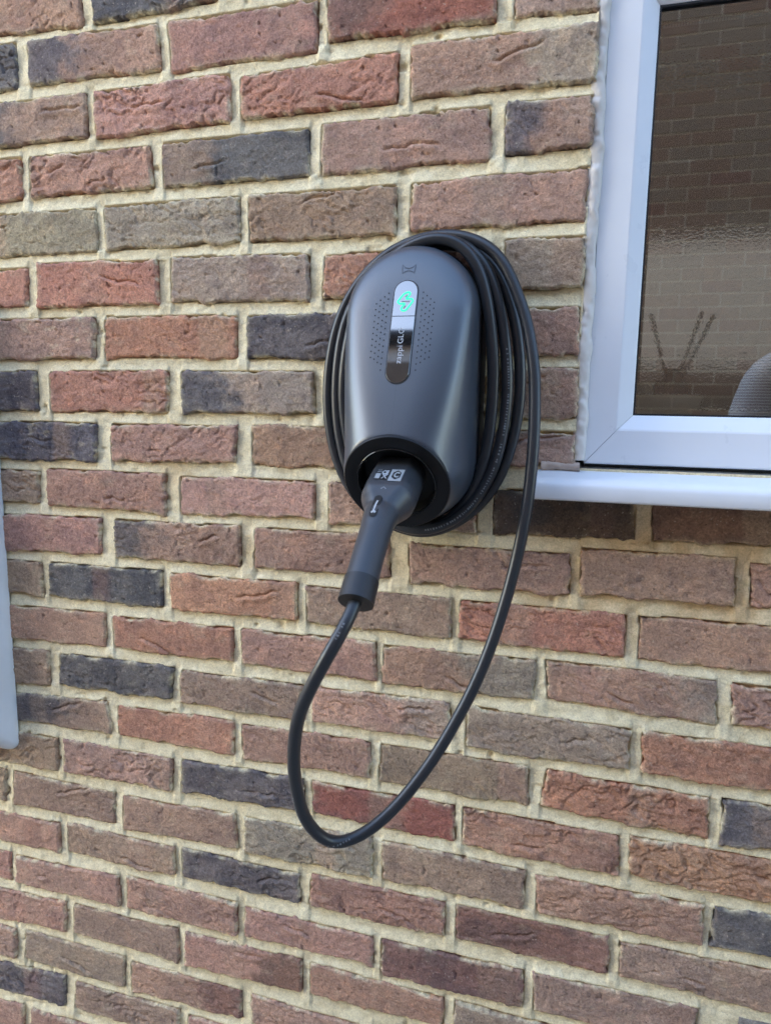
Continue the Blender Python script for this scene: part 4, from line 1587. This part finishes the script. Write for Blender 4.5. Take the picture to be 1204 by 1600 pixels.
for s, q in ((-1, 'l'), (1, 'r')):
    J['hip' + q] = ((PX + s * 0.095, PY, 0.86), 0.095, 0.100)
    J['kne' + q] = ((PX + s * 0.105, PY + 0.015, 0.48), 0.062, 0.065)
    J['ank' + q] = ((PX + s * 0.11, PY - 0.02, 0.09), 0.042, 0.046)
    J['toe' + q] = ((PX + s * 0.125, PY + 0.15, 0.040), 0.042, 0.034)
bones = [('pelvis', 'waist'), ('waist', 'chest'), ('chest', 'collar'), ('collar', 'neck'), ('neck', 'jaw'), ('jaw', 'brow'), ('brow', 'crown'), ('jaw', 'nose'),
         ('collar', 'shl'), ('shl', 'ell'), ('ell', 'wrl'), ('wrl', 'pal'), ('pal', 'f1'), ('pal', 'f2'), ('pal', 'f3'), ('pal', 'f4'), ('pal', 'th1'), ('th1', 'th2'),
         ('collar', 'shr'), ('shr', 'elr'), ('elr', 'wrr'), ('wrr', 'par'), ('par', 'g1'), ('par', 'g2'), ('par', 'g3'), ('par', 'g4'), ('par', 'gt')]
for q in 'lr':
    bones += [('pelvis', 'hip' + q), ('hip' + q, 'kne' + q), ('kne' + q, 'ank' + q), ('ank' + q, 'toe' + q)]
me = skinned('body', J, bones, 'pelvis')
for mn in ('skin', 'striped_knit', 'trousers', 'shoe'):
    me.materials.append(MAT[mn])
wl_ = Vector(J['wrl'][0]); wr_ = Vector(J['wrr'][0])
for p in me.polygons:
    c = p.center
    if c.z < 0.085:
        p.material_index = 3
    elif c.z > 1.475:
        p.material_index = 0
    elif (c - wl_).length < 0.03 or (c.y > wl_.y - 0.005 and c.x < 1.0) or (c.z < wr_.z + 0.01 and c.x > PX + 0.20 and c.z > 0.6):
        p.material_index = 0
    elif c.z < 0.93:
        p.material_index = 2
    else:
        p.material_index = 1
    p.use_smooth = True
body = link('body', me, None, person)
# hair: a cap over crown and back of the head
V, F = [], []
nr, ns = 14, 28
for i in range(nr + 1):
    a = math.pi * 0.62 * i / nr
    for j in range(ns):
        b = 2 * math.pi * j / ns
        k_ = 1.0 + 0.05 * math.sin(b * 5 + i) + 0.03 * math.sin(b * 11 + i * 2)
        fr_ = max(0.0, math.sin(b))          # towards the face (+Y): shorter
        aa = a * (1 - 0.38 * fr_)
        V.append((PX + 0.094 * k_ * math.sin(aa) * math.cos(b), PY + 0.016 + 0.112 * k_ * math.sin(aa) * math.sin(b), 1.655 + 0.150 * k_ * math.cos(aa)))
for i in range(nr):
    for j in range(ns):
        F.append((i * ns + j, i * ns + (j + 1) % ns, (i + 1) * ns + (j + 1) % ns, (i + 1) * ns + j))
mesh('hair', V, F, 'hair', person, True)

cw = cam.matrix_world.copy()
phone = empty('phone', (0.846, -0.93, 1.22))
tag(phone, 'black phone held upright by the person in the striped jumper', 'phone')


def phone_slab(name, x0, x1, y0, y1, z0, z1, bev, mat):
    bmp = bmesh.new()
    c = ((x0 + x1) / 2, (y0 + y1) / 2, (z0 + z1) / 2)
    bmesh.ops.create_cube(bmp, size=1.0, matrix=cw @ Matrix.Translation(c) @ Matrix.Diagonal((x1 - x0, y1 - y0, z1 - z0, 1)))
    bmesh.ops.bevel(bmp, geom=bmp.edges[:], offset=bev, segments=2, affect='EDGES')
    return bm_obj(name, bmp, mat, phone)


phone_slab('phone_body', -0.050, 0.026, -0.128, 0.030, 0.012, 0.021, 0.0028, 'phone_case')
phone_slab('screen', -0.047, 0.023, -0.124, 0.026, 0.0211, 0.0222, 0.0004, 'phone_glass')
for cx_ in (-0.034, 0.0):
    phone_slab('lens', cx_ - 0.008, cx_ + 0.008, -0.008, 0.008, 0.0085, 0.0119, 0.0012, 'phone_glass')
